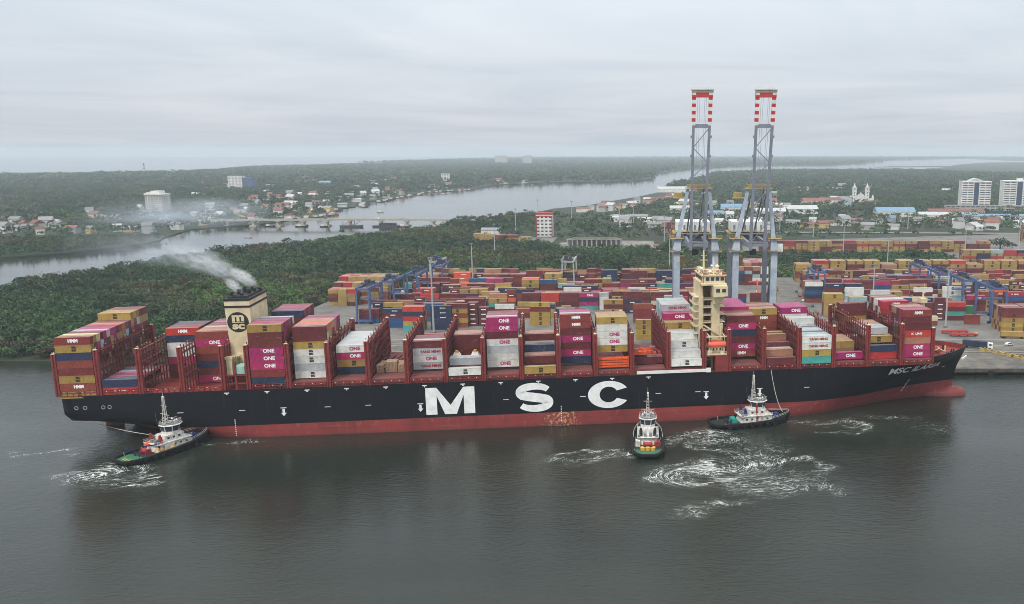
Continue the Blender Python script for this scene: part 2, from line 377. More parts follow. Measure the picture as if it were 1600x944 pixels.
# ---- foliage: leaf-sized quads spread through uneven crowns
greens = [mat('leaf_green', (70,96,58), .8, var=.3, scale=.25, dirt=(30,52,30), spec=.2), mat('leaf_deep', (52,74,50), .8, var=.3, scale=.2, dirt=(22,40,28), spec=.2),
          mat('leaf_olive', (90,97,66), .85, var=.3, scale=.25, dirt=(48,56,38), spec=.2), mat('leaf_brown', (82,78,58), .9, var=.3, scale=.3, dirt=(54,54,42), spec=.2),
          mat('leaf_light', (80,108,56), .8, var=.3, scale=.25, dirt=(60,86,46), spec=.2)]
def crowns(C, Rr, Hh, nq, size, rng, lobes=5, flat=.8):
    """C centres at ground (n,3), Rr crown radius, Hh crown top height -> leaf quads"""
    n = len(C); k = n*nq; who = np.repeat(np.arange(n), nq)
    lc = rng.normal(0, .42, (n, lobes, 3)); lc[..., 2] = rng.uniform(-.35, .35, (n, lobes)); lr = rng.uniform(.45, .78, (n, lobes))
    li = rng.integers(0, lobes, k)
    d = rng.normal(0, 1, (k, 3)); d[:, 2] = np.abs(d[:, 2])*1.1-.35; d /= np.linalg.norm(d, axis=1)[:, None]
    rr = lr[who, li]*rng.uniform(.72, 1.08, k)
    p = lc[who, li] + d*rr[:, None]
    r = Rr[who]; pos = C[who].copy()
    pos[:, 0] += p[:, 0]*r; pos[:, 1] += p[:, 1]*r
    vz = np.minimum(r*flat, Hh[who]*.5)
    pos[:, 2] += np.maximum(Hh[who]-vz*.95 + p[:, 2]*vz, .2)
    nrm = d + rng.normal(0, .38, (k, 3)); nrm /= np.linalg.norm(nrm, axis=1)[:, None]
    a = np.cross(nrm, rng.normal(0, 1, (k, 3))); a /= np.linalg.norm(a, axis=1)[:, None]+1e-9
    b = np.cross(nrm, a); s = (size[who] if np.ndim(size) else size)*rng.uniform(.55, 1.25, k)
    a *= s[:, None]; b *= (s*rng.uniform(.5, 1, k))[:, None]
    V = np.stack([pos-a-b*.4, pos+a*.3-b, pos+a+b*.5, pos-a*.4+b], 1).reshape(-1, 3)
    return V, np.arange(k*4).reshape(-1, 4), who
def pick_species(x, y, rng, w):
    """colour family drifts with place, as patches of one species do"""
    f = np.sin(x*.021+1.3*np.sin(y*.013))+np.sin(y*.027+x*.008)+rng.normal(0, .42, x.shape)
    q = np.argsort(np.argsort(f))/max(1, len(f)); return np.searchsorted(np.cumsum(w)/np.sum(w), q)
def scatter(polys, step, rng, holes=()):
    P = []
    for poly in polys:
        a = np.asarray(poly, float); lo, hi = a.min(0), a.max(0)
        X, Y = np.meshgrid(np.arange(lo[0], hi[0], step), np.arange(lo[1], hi[1], step))
        X = X.ravel()+rng.uniform(-.48, .48, X.size)*step; Y = Y.ravel()+rng.uniform(-.48, .48, Y.size)*step
        m = inside(poly, X, Y)
        for h in holes: m &= ~inside(h, X, Y)
        P.append(np.stack([X[m], Y[m]], 1))
    return np.vstack(P)
def in_view(P, margin=420):
    """keep what the lens could plausibly see from here or a step aside"""
    u = (P[:, 0])/np.maximum(P[:, 1], 1)*FPX/1.0+1011
    return P[(u > -margin) & (u < 1600+margin)]
def forest(name, P, rad, hgt, nq, size, w, label, rng, z=1.4, lobes=5):
    n = len(P); r = rng.uniform(*rad, n); h = rng.uniform(*hgt, n)+np.clip(rng.normal(0, .9, n), -1, 2.6)+np.where(rng.uniform(0, 1, n) < .05, rng.uniform(1.5, 4.5, n), 0)+1.6*np.sin(P[:,0]*.045+1)*np.sin(P[:,1]*.037)*(hgt[1]/11)
    C = np.column_stack([P, np.full(n, z)])
    V, Q, who = crowns(C, r, h, nq, size, rng, lobes)
    sp = pick_species(P[:, 0], P[:, 1], rng, w)
    me = quads_mesh(name, V, Q, greens, sp[who])
    return tag(link(name, me), label, 'trees', kind='stuff')
WEST = [(-330,426),(-420,434),(-515,472),(-552,540),(-512,572),(-466,602),(-480,650),(-484,700),(-462,760),(-438,846),(-396,930),(-362,974),(-328,1050),(-288,1142),(-282,1220),(-246,1304),(-206,1400),(-150,1400),(-215,1060),(-215,955),(-110,950),(-100,900),(10,900),(60,930),(60,790),(62,700),(60,655),(-190,655),(-228,600),(-224,470),(-217,428)]
P = scatter([WEST], 6.2, RNG); P = in_view(P)
near = P[(P[:, 1] < 720)]; far = P[P[:, 1] >= 720]
fr = far[(far[:,0] > -10) & (far[:,1] < 880)]; far = far[~((far[:,0] > -10) & (far[:,1] < 880))]
EDGE = near[(near[:, 1] < 452) & (near[:, 0] < -212)]
near = near[~((near[:, 1] < 452) & (near[:, 0] < -212))]
forest('mangrove_forest', near, (2.6, 7.6), (4.0, 11.2), 165, .66, [.34,.33,.16,.09,.08], 'dense green and brownish mangrove forest between the river and the container yard', RNG)
forest('mangrove_forest', far, (3.0, 8.0), (4.2, 11.4), 84, .88, [.24,.38,.20,.14,.04], 'duller mangrove woodland farther back along the river below the bridge', RNG)
forest('reed_bed', fr, (2.6, 4.4), (1.6, 3.4), 50, .7, [.2,.05,.40,.02,.33], 'light green scrub and reeds behind the last container row left of the cranes', RNG)
# individual trees along the near mangrove edge
def tree(x, y, r, h, species, rng, label, group=None, nq=420, size=.6, z=1.4, lobes=6, name='mangrove_tree'):
    t = empty(name, (x, y, z), label=label, cat='tree', group=group)
    m = MB(); b = MB()
    m.tube((0,0,-1.0), (rng.normal(0,.3), rng.normal(0,.3), h*.45), r*.08+.1, r*.05+.06, 7)
    for i in range(4):
        a = rng.uniform(0, 6.28); m.tube((0,0,h*.3+.3*i), (math.cos(a)*r*.5, math.sin(a)*r*.5, h*.72), r*.045+.05, .05, 5)
    m.build('trunk', mat('bark', (84,72,60), .9, var=.25, scale=2), t)
    V, Q, who = crowns(np.zeros((1,3)), np.array([r]), np.array([h]), nq, size, rng, lobes)
    link('crown', quads_mesh('crown', V, Q, [greens[species]]), t); return t
for i, (x, y) in enumerate(EDGE):
    sp = int(RNG.choice([0,1,2,3,3,2])); w = ['green','dark green','olive green','brown-tinged'][sp]
    tree(x, y, RNG.uniform(3.2, 5.0), RNG.uniform(4.5, 8.0), sp, RNG, f'{w} mangrove tree on the muddy shore beyond the stern of the container ship', f'{w} mangrove trees along the near shore', nq=260)
# big dark crowns one can tell apart above the mangrove
for x, y, r, h, sp, lb in ((-418,842,13,15,1,'broad dark round-crowned tree standing above the mangrove where the smoke drifts'),(-206,1190,16,17,1,'large dark tree at the river bank just left of the bridge end'),(-182,1235,14,15,1,'dark bushy tree right beside the bridge end on the near bank'),(-80,1130,13,14,1,'tall dark tree clump directly right of the white and red office block'),
    (383,925,12,15,1,'single dark round tree standing by the far right container stacks'),(262,838,9,13,1,'dark tree rising from the green strip in front of the second container yard'),(-455,724,7,11,3,'brownish tree poking above the river edge of the mangrove'),(-478,655,5,11,3,'thin pale tree alone at the left river edge of the mangrove')):
    tree(x, y, r, h, sp, RNG, lb, nq=520, size=.95, name='large_tree')

STRIP = [(62,707),(62,885),(118,880),(300,872),(300,800),(345,740),(345,712)]
P = in_view(scatter([STRIP], 4.6, RNG))
forest('shrub_thicket', P, (2.6, 4.6), (2.6, 5.2), 70, .7, [.40,.34,.12,.03,.11], 'green shrub thicket between the yard stacks and the second container yard', RNG)
# ---- woods of the middle and far distance (palms and broadleaf read as one mass)
HOLES = [[(100,880),(560,800),(560,1120),(110,1000)], [(-102,905),(10,905),(10,1012),(-100,1012)], [(-217,952),(-108,952),(-108,1052),(-217,1052)], [(20,1083),(620,1083),(620,1134),(20,1134)],
         [(520,1480),(760,1480),(760,1640),(520,1640)], [(400,1715),(475,1715),(475,1790),(400,1790)], [(-150,1050),(-100,1050),(-100,1090),(-150,1090)]]
MIDR = [(-215,1060),(-150,1402),(-118,1400),(-60,1420),(-20,1600),(60,1900),(110,2200),(1700,2200),(900,700),(560,700),(560,805),(100,885),(60,930),(10,1012)]
P = in_view(scatter([MIDR], 13, RNG, HOLES))
P = P[RNG.uniform(0,1,len(P)) < np.where(P[:,1] < 1450, .42, .86)]
forest('roadside_trees', P, (4.5, 8.0), (6, 12), 36, 1.3, [.24,.42,.16,.10,.08], 'trees growing between the sheds and houses behind the container terminal', RNG, lobes=4)
PALM = [(120,2200),(120,2300),(60,2300),(60,2600),(120,2910),(210,3310),(310,4040),(670,4600),(920,4610),(1375,4760),(1600,4000),(2300,3800),(2450,3700),(1700,2200)]
P = in_view(scatter([PALM], 19, RNG))
forest('palm_grove', P, (7, 12), (9, 16), 13, 2.8, [.22,.50,.14,.12,.02], 'hazy palm groves covering the island beyond the white church', RNG, lobes=3)
SPIT = [(-1200,700),(-655,825),(-648,860),(-610,898),(-590,950),(-584,1022),(-600,1050),(-720,1030),(-850,960),(-1300,900)]
P = in_view(scatter([SPIT], 7.5, RNG))
forest('mangrove_spit', P, (4.2, 7), (5, 9.5), 42, 1.0, [.20,.36,.18,.24,.02], 'mangrove covered spit across the river at the left edge', RNG, lobes=4)
VN = [(-760,1060),(-640,1090),(-632,1185),(-610,1222),(-580,1262),(-565,1350),(-545,1475),(-590,1590),(-575,1660),(-610,1785),(-592,1950),(-590,2215),(-505,2400),(-500,2700),(-2200,2700),(-1500,1500),(-1100,1080)]
P = in_view(scatter([VN], 15, RNG)); P = P[RNG.uniform(0,1,len(P)) < .80]
forest('town_trees', P, (5, 9), (7, 13), 26, 1.7, [.18,.52,.16,.12,.02], 'dark trees growing between the houses of the river town', RNG, lobes=4)
VF = [(-500,2700),(-360,2915),(-70,3105),(15,3320),(35,4060),(170,4870),(350,5410),(500,5730),(520,5850),(920,6500),(1370,6500),(1800,7400),(-1900,7400),(-2500,5600),(-2250,4300),(-2750,3700),(-3600,2700)]
P = in_view(scatter([VF], 34, RNG))
forest('coastal_woods', P, (15, 24), (10, 17), 12, 4.8, [.15,.60,.15,.08,.02], 'hazy coastal woods reaching to the horizon beyond the river', RNG, lobes=3)
FARP = [(-1900,7400),(1800,7400),(2703,9750),(4100,12000),(6000,13400),(2800,14300),(-1900,13200),(-2500,7600)]
P = in_view(scatter([FARP], 95, RNG))
forest('far_woods', P, (45, 70), (12, 20), 10, 12, [.1,.7,.1,.1,0], 'palest woods along the horizon', RNG, lobes=3)

# ---- funnel smoke and land haze
def volume_mat(name, dens, color, scale, lo, hi, axis_fade=None):
    m = bpy.data.materials.new(name); m.use_nodes = True; t = m.node_tree; t.nodes.clear()
    o = N(t, 'ShaderNodeOutputMaterial'); v = N(t, 'ShaderNodeVolumePrincipled'); v.inputs['Color'].default_value = (*color, 1)
    co = N(t, 'ShaderNodeTexCoord'); n = N(t, 'ShaderNodeTexNoise'); n.inputs['Scale'].default_value = scale; n.inputs['Detail'].default_value = 4; n.inputs['Roughness'].default_value = .6
    t.links.new(co.outputs['Object'], n.inputs['Vector'])
    mr = N(t, 'ShaderNodeMapRange'); mr.inputs['From Min'].default_value = lo; mr.inputs['From Max'].default_value = hi; t.links.new(n.outputs['Fac'], mr.inputs['Value'])
    # thins towards the edge of each puff
    ln = N(t, 'ShaderNodeVectorMath', operation='LENGTH'); t.links.new(co.outputs['Object'], ln.inputs[0])
    ed = N(t, 'ShaderNodeMapRange'); ed.inputs['From Min'].default_value = 1.0; ed.inputs['From Max'].default_value = .25; t.links.new(ln.outputs['Value'], ed.inputs['Value'])
    t.links.new(mth(t, 'MULTIPLY', mth(t, 'MULTIPLY', mr.outputs[0], ed.outputs[0]), dens), v.inputs['Density'])
    t.links.new(v.outputs[0], o.inputs['Volume']); return m
HAZE = 9.3e-5
hz = MB().box(-15200, 15200, -320, 16300, -12, 152)
hm = bpy.data.materials.new('haze_air'); hm.use_nodes = True; ht = hm.node_tree; ht.nodes.clear()
ho = N(ht, 'ShaderNodeOutputMaterial'); hv = N(ht, 'ShaderNodeVolumePrincipled')
hv.inputs['Density'].default_value = HAZE; hv.inputs['Color'].default_value = (0.84, 0.925, 1.0, 1); hv.inputs['Anisotropy'].default_value = 0.2
ht.links.new(hv.outputs[0], ho.inputs['Volume'])
tag(hz.build('haze', hm), kind='stuff')

# ================================================================== BACKGROUND BUILDINGS
white_w = mat('white_wall', (222,220,214), .7, var=.08, scale=.15, dirt=(188,186,180), objvar=.06)
grey_w = mat('grey_wall', (168,166,164), .75, var=.1, scale=.2, objvar=.08)
dark_w = mat('window_dark', (52,62,74), .25, var=.1)
glass = mat('office_glass', (58,72,96), .15, var=.12, scale=.2)
roof_r = mat('roof_red', (130,84,76), .8, var=.15, scale=.3, objvar=.12)
roof_g = mat('roof_grey', (132,132,132), .7, var=.15, scale=.3, objvar=.15)
roof_b = mat('roof_blue', (112,142,166), .6, var=.12, scale=.2)
roof_w = mat('roof_white', (182,184,184), .6, var=.12, scale=.2, objvar=.1)
roof_t = mat('roof_rust', (128,92,78), .85, var=.2, scale=.3, objvar=.15)
yellow_w = mat('yellow_wall', (206,176,120), .75, var=.1)
red_w = mat('red_paint_wall', (158,58,58), .7, var=.1)
WINC = {}
def window_mesh(w, h):
    k = (round(w,2), round(h,2))
    if k not in WINC:
        m = MB(); m.box(-w/2, w/2, -.12, .12, 0, h); WINC[k] = m.mesh('window', dark_w)
    return WINC[k]
def block(name, x, y, w, d, h, wall, rz=0.0, label=None, cat='building', floors=0, cols=0, wfrac=.55, hfrac=.42, side=0, group=None, z=1.4, roof=None, skip=()):
    t = empty(name, (x, y, z), rz, label, cat, group)
    MB().box(-w/2, w/2, 0, d, 0, h).build('wall', wall, t)
    r = MB(); r.box(-w/2-.3, w/2+.3, -.3, d+.3, h, h+.5); r.box(-w/2-.3, w/2+.3, -.3, 0, h+.5, h+1.3); r.build('roof', roof or wall, t)
    if floors:
        fh = h/floors; cw = w/cols
        wm = window_mesh(cw*wfrac, fh*hfrac)
        for i in range(floors):
            for j in range(cols):
                if j in skip: continue
                link('window', wm, t, (-w/2+cw*(j+.5), 0, fh*(i+.36)))
        if side:
            sm = window_mesh(d/side*.5, fh*hfrac)
            for i in range(floors):
                for j in range(side):
                    link('window', sm, t, (w/2 if x < 0 else -w/2, d/side*(j+.5), fh*(i+.36)), (0,0,math.pi/2))
    return t
# red and white office block behind the mangrove
b = block('office_block', -128, 1068, 20, 13, 26, white_w, 0, 'white five storey office block with red corner bands and red roof behind the mangrove', floors=6, cols=4, side=0)
m = MB(); m.box(-10.1,-9.0,-.25,0,0,26); m.box(9.0,10.1,-.25,0,0,26); m.box(-9.6,9.6,-.28,0,24.8,26.2); m.build('red_band', red_w, b)
m = MB(); m.box(-10.6,10.6,-.6,13.6,27.4,29.4); m.build('roof_parapet', red_w, b)
# waterfront hotel tower
b = block('apartment_tower', -818, 1428, 30, 22, 35, white_w, R(-8), 'tall white apartment tower with balconies by the river town at left', floors=10, cols=6, side=4, wfrac=.6, hfrac=.55)
m = MB(); m.box(-15.8,15.8,-1.4,23,33.6,35.2); m.box(-7,9,4,18,35.5,40); m.box(-14,-8,3,12,35.5,38); m.build('roof_deck', white_w, b)
m = MB(); m.box(-15,18,-6,-.2,0,5); m.build('podium', white_w, b)
for i in range(9):
    m = MB(); m.box(-1.2,1.2,-.9,-.15,3.4*i+4,3.4*i+5.0); m.build('balcony', grey_w, b)
b = block('slab_block', -1127, 2366, 38, 24, 37, white_w, 0, 'white slab building with windowless dark blue wing far across the river', floors=9, cols=4, hfrac=.25)
MB().box(19.2, 47, 4, 26, 0, 33).build('blue_wing', mat('blue_cladding', (70,92,124), .5, var=.08), b)
block('hall', -690, 2960, 26, 16, 28, white_w, 0, 'small white block standing on the far shore above the river bend', floors=6, cols=3)
# two office towers at right, a third cut by the frame
def office(x, y, w, d, h, rz, label, dome):
    t = empty('office_tower', (x, y, 1.4), rz, label, 'office tower')
    MB().box(-w/2, w/2, 0, d, 0, h).build('wall', white_w, t)
    fl = 12; fh = h/fl; bw = window_mesh(w*.17, fh*.42)
    for i in range(fl):
        for u in (-.40, -.20, .21, .40): link('window', bw, t, (w*u, 0, fh*(i+.34)))
    sw = window_mesh(d*.8, fh*.36)
    for i in range(fl):
        link('window', sw, t, (-w/2 if rz > 0 else w/2, d/2, fh*(i+.34)), (0,0,math.pi/2))
    MB().box(-w*.085, w*.085, -.7, 0, 1, h-1).build('glass_strip', glass, t)
    r = MB(); r.box(-w/2-.6, w/2+.6, -.6, d+.6, h, h+1.2); r.build('roof', white_w, t)
    if dome:
        r = MB()
        pr = [(-w*.25+ w*.5*i/12, h+1.2 + 5.2*math.sin(math.pi*i/12)) for i in range(13)]
        r.prism(pr, 2, d-2); r.build('vaulted_roof', roof_w, t)
    else: MB().box(-4, 6, 4, 12, h+1.2, h+6).build('lift_house', white_w, t)
    return t
office(595, 1560, 50, 30, 50, R(-8), 'white office tower with vaulted roof and dark central glass strip at far right', True)
office(686, 1590, 56, 30, 50, R(-8), 'greyer office tower with wide glass strip and lift house beside the vaulted tower', False)
office(742, 1540, 38, 30, 46, R(-8), 'third office tower cut off by the right edge of the photo', False)
block('car_park_deck', 630, 1535, 190, 14, 9, grey_w, R(-4), 'long low grey two storey deck in front of the office towers', floors=2, cols=22, wfrac=.75)
# twin towered church
ch = empty('church', (434, 1752, 1.4), 0, 'white church with two tall bell towers rising above the trees', 'church')
MB().box(-13,13,0,40,0,14).build('nave', white_w, ch)
m = MB(); m.prism([(-9,14),(9,14),(5,18.5),(2,20),(0,23),(-2,20),(-5,18.5)], -.4, 1); m.build('gable', white_w, ch)
for sx in (-1, 1):
    tw = MB(); tw.box(sx*13-3.6, sx*13+3.6, -2, 5.4, 0, 33); tw.box(sx*13-4.2, sx*13+4.2, -2.6, 6, 24.2, 25); tw.box(sx*13-4.2, sx*13+4.2, -2.6, 6, 32.4, 33.4)
    to = tw.build('bell_tower', white_w, ch)
    s = MB(); s.tube((sx*13,1.7,33.4),(sx*13,1.7,37),2.6,1.6,8); s.tube((sx*13,1.7,37),(sx*13,1.7,42),1.5,.15,8); s.build('spire', white_w, to)
    for z in (8, 15, 20.5, 28): link('opening', window_mesh(2.0, 2.6), to, (sx*13, -2.05, z))
MB().box(15,28,4,22,0,9).build('side_chapel', white_w, ch)
m = MB(); m.tube((26,6,9),(26,6,13),2.6,2.2,8); m.tube((26,6,13),(26,6,18),2.2,.1,8); m.build('chapel_spire', white_w, ch)
for x in (-7,-2.4,2.4,7): link('door', window_mesh(2.2, 4.2), ch, (x, -.05, 0))
MB().box(-22,24,-9,-3,0,2.6).build('forecourt', grey_w, ch)
# lighthouse on the sea coast
lh = empty('lighthouse', (-2330, 4020, 1.4), 0, 'red and white banded lighthouse on the far sea coast at left', 'lighthouse')
for i in range(6):
    MB().tube((0,0,7.4*i),(0,0,7.4*(i+1)),5.4-.35*i,5.05-.35*i,10).build('band', red_w if i % 2 else white_w, lh)
m = MB(); m.tube((0,0,44.4),(0,0,45.4),4.6,4.6,10); m.tube((0,0,45.4),(0,0,50),2.5,2.2,10); m.build('lantern', red_w, lh)
for x, y, w, h, lb in ((-1190,7085,95,52,'hazy slim tower block on the horizon, left one of two'),(-940,6760,58,50,'hazy broader tower block on the horizon, right one of two'),(-915,6700,50,55,'hazy tower close beside the broad block on the horizon')):
    block('tower_block', x, y, w, 40, h+14, grey_w, 0, lb, floors=0)

def shed(x, y, w, d, h, roof, rz, label, wall=None, cat='shed', z=1.4, group=None, hip=False, name='shed'):
    t = empty(name, (x, y, z), rz, label, cat, group)
    MB().box(-w/2, w/2, 0, d, 0, h).build('wall', wall or white_w, t)
    r = MB(); o = .6; rh = min(d, w)*.2
    if hip:
        a = [(-w/2-o,-o,h),(w/2+o,-o,h),(w/2+o,d+o,h),(-w/2-o,d+o,h)]; p = (-w/2+d*.45, d/2, h+rh); q2 = (w/2-d*.45, d/2, h+rh)
        r.face([a[0],a[1],q2,p]).face([a[1],a[2],q2]).face([a[2],a[3],p,q2]).face([a[3],a[0],p]).face(a[::-1])
    else:
        b0 = len(r.v); r.v += [(-w/2-o,-o,h),(w/2+o,-o,h),(w/2+o,d+o,h),(-w/2-o,d+o,h),(-w/2-o,d/2,h+rh),(w/2+o,d/2,h+rh)]
        for f in ((0,1,5,4),(2,3,4,5),(1,2,5),(3,0,4),(3,2,1,0)): r.f.append(tuple(b0+i for i in f)); r.m.append(0)
    r.build('roof', roof, t); return t
for a in ((405,1395,62,34,8,roof_b,R(-3),'large shed with pale blue roof standing below the church'),
          (455,1360,46,20,6,roof_w,R(-3),'low white open shed right of the pale blue roofed one'),
          (512,1420,90,20,7,roof_r,R(-4),'long pink red roofed shed right of the blue roofed shed'),
          (548,1330,120,15,6,roof_b,R(-4),'very long narrow shed with blue grey roof in front of the office towers'),
          (640,1290,130,14,5,roof_w,R(-4),'very long white roofed shed at the right edge behind the trees'),
          (330,1690,46,26,9,roof_r,R(6),'wide school building with red tiled hip roof left of the church'),
          (362,1700,40,24,10,roof_r,R(-4),'red tiled building adjoining the school left of the church'),
          (262,1460,58,30,8,roof_w,R(3),'cream coloured warehouse with pale roof right behind the second crane'),
          (205,1420,50,26,7,roof_w,R(3),'pale warehouse partly hidden by the right crane'),
          (152,1500,44,30,8,roof_b,0,'light blue roofed warehouse seen between the two cranes'),
          (112,1390,26,16,7,roof_b,0,'small bright blue roofed shed seen through the left crane legs'),
          (75,2230,95,28,9,roof_w,R(4),'long white shed on the river bank left of the left crane'),
          (58,1480,36,22,8,roof_w,R(2),'white domed storage shed left of the left crane'),
          (-28,1330,58,14,6,roof_g,0,'low grey roofed depot across the road behind the warehouse yard'),
          (-40,1290,24,12,7,roof_w,0,'small white shed at the left of the depot row'),
          (12,1275,34,12,6,roof_w,0,'white shed row behind the yellow tank container stack'),
          (-110,1500,24,12,6,roof_r,R(12),'red roofed building on the river bank behind the depot'),
          (-196,1068,22,14,8,roof_g,0,'small grey roofed house left of the white and red office block')):
    shed(*a)
# half open cargo shed and dirt yard behind the mangrove
sh = empty('open_shed', (-58, 950, 2.2), 0, 'long half ruined open cargo shed with sagging grey roof behind the mangrove', 'shed')
m = MB(); m.box(-32,30,-1,12,7.2,7.7); m.box(-26,24,6,16,7.8,8.3); m.build('roof', mat('old_roof', (120,118,104), .9, var=.25, scale=.2), sh)
m = MB(); m.box(-31,30,11.6,12,0,7.2); m.build('rear_wall', grey_w, sh)
for i in range(12): MB().box(-31+i*5.4,-29.8+i*5.4,-.8,.4,0,7.2).build('pillar', grey_w, sh)
for i in range(14):
    x, y = RNG.uniform(-95, 0), RNG.uniform(912, 944)
    m = MB(); w = RNG.uniform(1.5, 4)
    for k in range(5): m.box(*(lambda a,b,s: (a-s,a+s,b-s*.7,b+s*.7,0,s*RNG.uniform(.4,1.1)))(RNG.uniform(-w,w), RNG.uniform(-2,2), RNG.uniform(.4,1.4)))
    tag(m.build('scrap_pile', [white_w, grey_w, roof_t][i % 3], None, (x, y, 2.2)), 'heap of pale scrap on the bare yard before the open cargo shed', 'scrap', 'scrap heaps before the open shed')
hut = shed(18, 905, 22, 10, 5, roof_r, 0, 'small red roofed gate hut left of the left crane behind the reeds', z=2.2)

# small houses
HM = {}
def house(x, y, w, d, h, wall, roof, rz, label, group, z=1.3):
    key = (wall.name, roof.name)
    if key not in HM:
        a = MB(); a.box(-.5,.5,0,1,0,1); wm = a.mesh('house', wall)
        r = MB(); b0 = 0; r.v += [(-.56,-.06,1),(.56,-.06,1),(.56,1.06,1),(-.56,1.06,1),(-.56,.5,1.45),(.56,.5,1.45)]
        for f in ((0,1,5,4),(2,3,4,5),(1,2,5),(3,0,4),(3,2,1,0)): r.f.append(f); r.m.append(0)
        HM[key] = (wm, r.mesh('roof', roof))
    wm, rm = HM[key]
    o = link('house', wm, None, (x, y, z), (0,0,rz), (w, d, h)); tag(o, label, 'house', group)
    link('roof', rm, o); return o
WALLS = [(white_w,'white'),(grey_w,'grey'),(yellow_w,'cream')]; ROOFS = [(roof_w,'white'),(roof_r,'red'),(roof_g,'grey'),(roof_t,'rust brown'),(roof_b,'pale blue')]
def houses(n, poly, where, sizes, rng, wts=(.26,.14,.36,.21,.03)):
    a = np.asarray(poly, float); lo, hi = a.min(0), a.max(0); k = 0
    while k < n:
        x, y = rng.uniform(lo[0], hi[0]), rng.uniform(lo[1], hi[1])
        if not inside(poly, np.array([x]), np.array([y]))[0]: continue
        wi = rng.choice(3, p=[.6,.25,.15]); ri = rng.choice(5, p=wts)
        w = rng.uniform(*sizes); d = w*rng.uniform(.6,1); h = rng.choice([5.5,7.5,10.5], p=[.4,.4,.2])
        house(x, y, w, d, h, WALLS[wi][0], ROOFS[ri][0], rng.uniform(-.6,.6), f'small {WALLS[wi][1]} house with {ROOFS[ri][1]} roof {where}', f'{WALLS[wi][1]} houses with {ROOFS[ri][1]} roofs {where}')
        k += 1
houses(70, [(-740,1080),(-640,1100),(-632,1190),(-605,1225),(-575,1262),(-562,1350),(-540,1478),(-590,1590),(-575,1660),(-700,1700),(-860,1500),(-1050,1180),(-960,1090)], 'in the river town at left', (8, 16), RNG)
houses(46, [(-572,1350),(-545,1478),(-590,1590),(-575,1660),(-608,1785),(-592,1950),(-588,2215),(-700,2300),(-900,1900)], 'along the far river bank', (10, 19), RNG)
houses(30, [(-600,2300),(-505,2400),(-500,2700),(-370,2900),(-1400,3200),(-1700,2400),(-1100,1900)], 'among the far bank woods', (16, 34), RNG)
houses(44, [(10,1145),(600,1110),(600,1250),(300,1320),(60,1330),(-60,1240)], 'beside the road behind the terminal', (9, 20), RNG)
houses(26, [(120,1420),(330,1500),(430,1660),(520,1700),(330,2000),(150,2100),(60,1650)], 'on the island near the church', (11, 24), RNG)
houses(12, [(300,2100),(900,2200),(1100,3200),(500,3300)], 'deep in the palm groves', (18, 34), RNG)
houses(34, [(-95,1480),(-30,1560),(75,1950),(120,2150),(60,2000),(-60,1620),(-120,1540)], 'in the fishing village on the near bank', (10, 20), RNG, (.15,.25,.25,.30,.05))
# ---- river bridge
br = empty('river_bridge', (0, 1236, 0), 0, 'long low concrete road bridge crossing the river behind the mangrove', 'bridge')
bconc = mat('bridge_concrete', (176,172,160), .85, var=.15, scale=.2)
def bz(x): return 9.2 - ((x+420)/230)**2*2.2
m = MB(); xs = list(range(-640, -196, 12))
for a, b in zip(xs, xs[1:]):
    m.beam((a,0,bz(a)),(b,0,bz(b)), 10, 1.5); m.beam((a,-5,bz(a)+1.2),(b,-5,bz(b)+1.2), .3, .9); m.beam((a,5,bz(a)+1.2),(b,5,bz(b)+1.2), .3, .9)
m.build('deck', bconc, br)
for x in (-604, -566, -531, -495, -461, -428, -383, -346, -308, -270, -232):
    p = MB(); z = bz(x)
    p.box(x-5,x+5,-6,6,-3,1.2); p.box(x-4,x+4,-5,5,1.2,2.2); p.box(x-1.4,x+1.4,-4,4,2.2,z-2.4); p.box(x-3.4,x+3.4,-4.6,4.6,z-2.4,z-.76); p.build('pier', bconc, br)
lamp_m = MB(); lamp_m.tube((0,0,0),(0,0,9),.14,.09,5); lamp_m.beam((0,0,9),(0,1.6,9.3),.12); lmm = lamp_m.mesh('lamp_post', mat('galvanised', (150,154,158), .5, .4))
for i in range(16): link('lamp_post', lmm, br, (-620+i*27, -4.6, bz(-620+i*27)+.6))
# road vehicles: shared body, cab glass and wheels
def vehicle(name, x, y, z, rz, L, W, H, rgb, label, cat='car', group=None, van=False):
    t = empty(name, (x, y, z), rz, label, cat, group)
    b = MB(); 
    if van: b.prism([(-L/2,.35),(L/2,.35),(L/2,H*.55),(L/2-.5,H),(-L/2,H)], -W/2, W/2)
    else: b.prism([(-L/2,.3),(L/2,.3),(L/2,H*.5),(L/2-.9,H*.58),(L/2-1.6,H),(-L/2+.9,H),(-L/2+.2,H*.6),(-L/2,H*.55)], -W/2, W/2)
    b.build('body', mat('car_paint_%d_%d_%d' % rgb, rgb, .35, var=.05), t)
    g = MB(); g.box(-L/2+.8, L/2-1.2, -W/2-.02, W/2+.02, H*.62, H*.9); g.build('window', dark_w, t)
    for sx in (-1,1):
        for sy in (-1,1): MB().tube((sx*L*.32, sy*(W/2-.12), .33),(sx*L*.32, sy*(W/2+.05), .33), .33, n=8).build('wheel', mat('tyre', (30,30,32), .9), t)
    return t
for x, lb, rgb, van in ((-462,'dark car crossing the river bridge near its middle',(50,52,58),False),(-388,'white van on the river bridge right of the middle',(215,215,212),True),(-352,'grey car on the right half of the river bridge',(110,112,116),False),(-505,'red van on the left half of the river bridge',(140,50,46),True)):
    vehicle('car', x, 1233.5, bz(x)+.76, 0, 4.6 if not van else 6, 1.9, 1.5 if not van else 2.5, rgb, lb, 'van' if van else 'car', van=van)

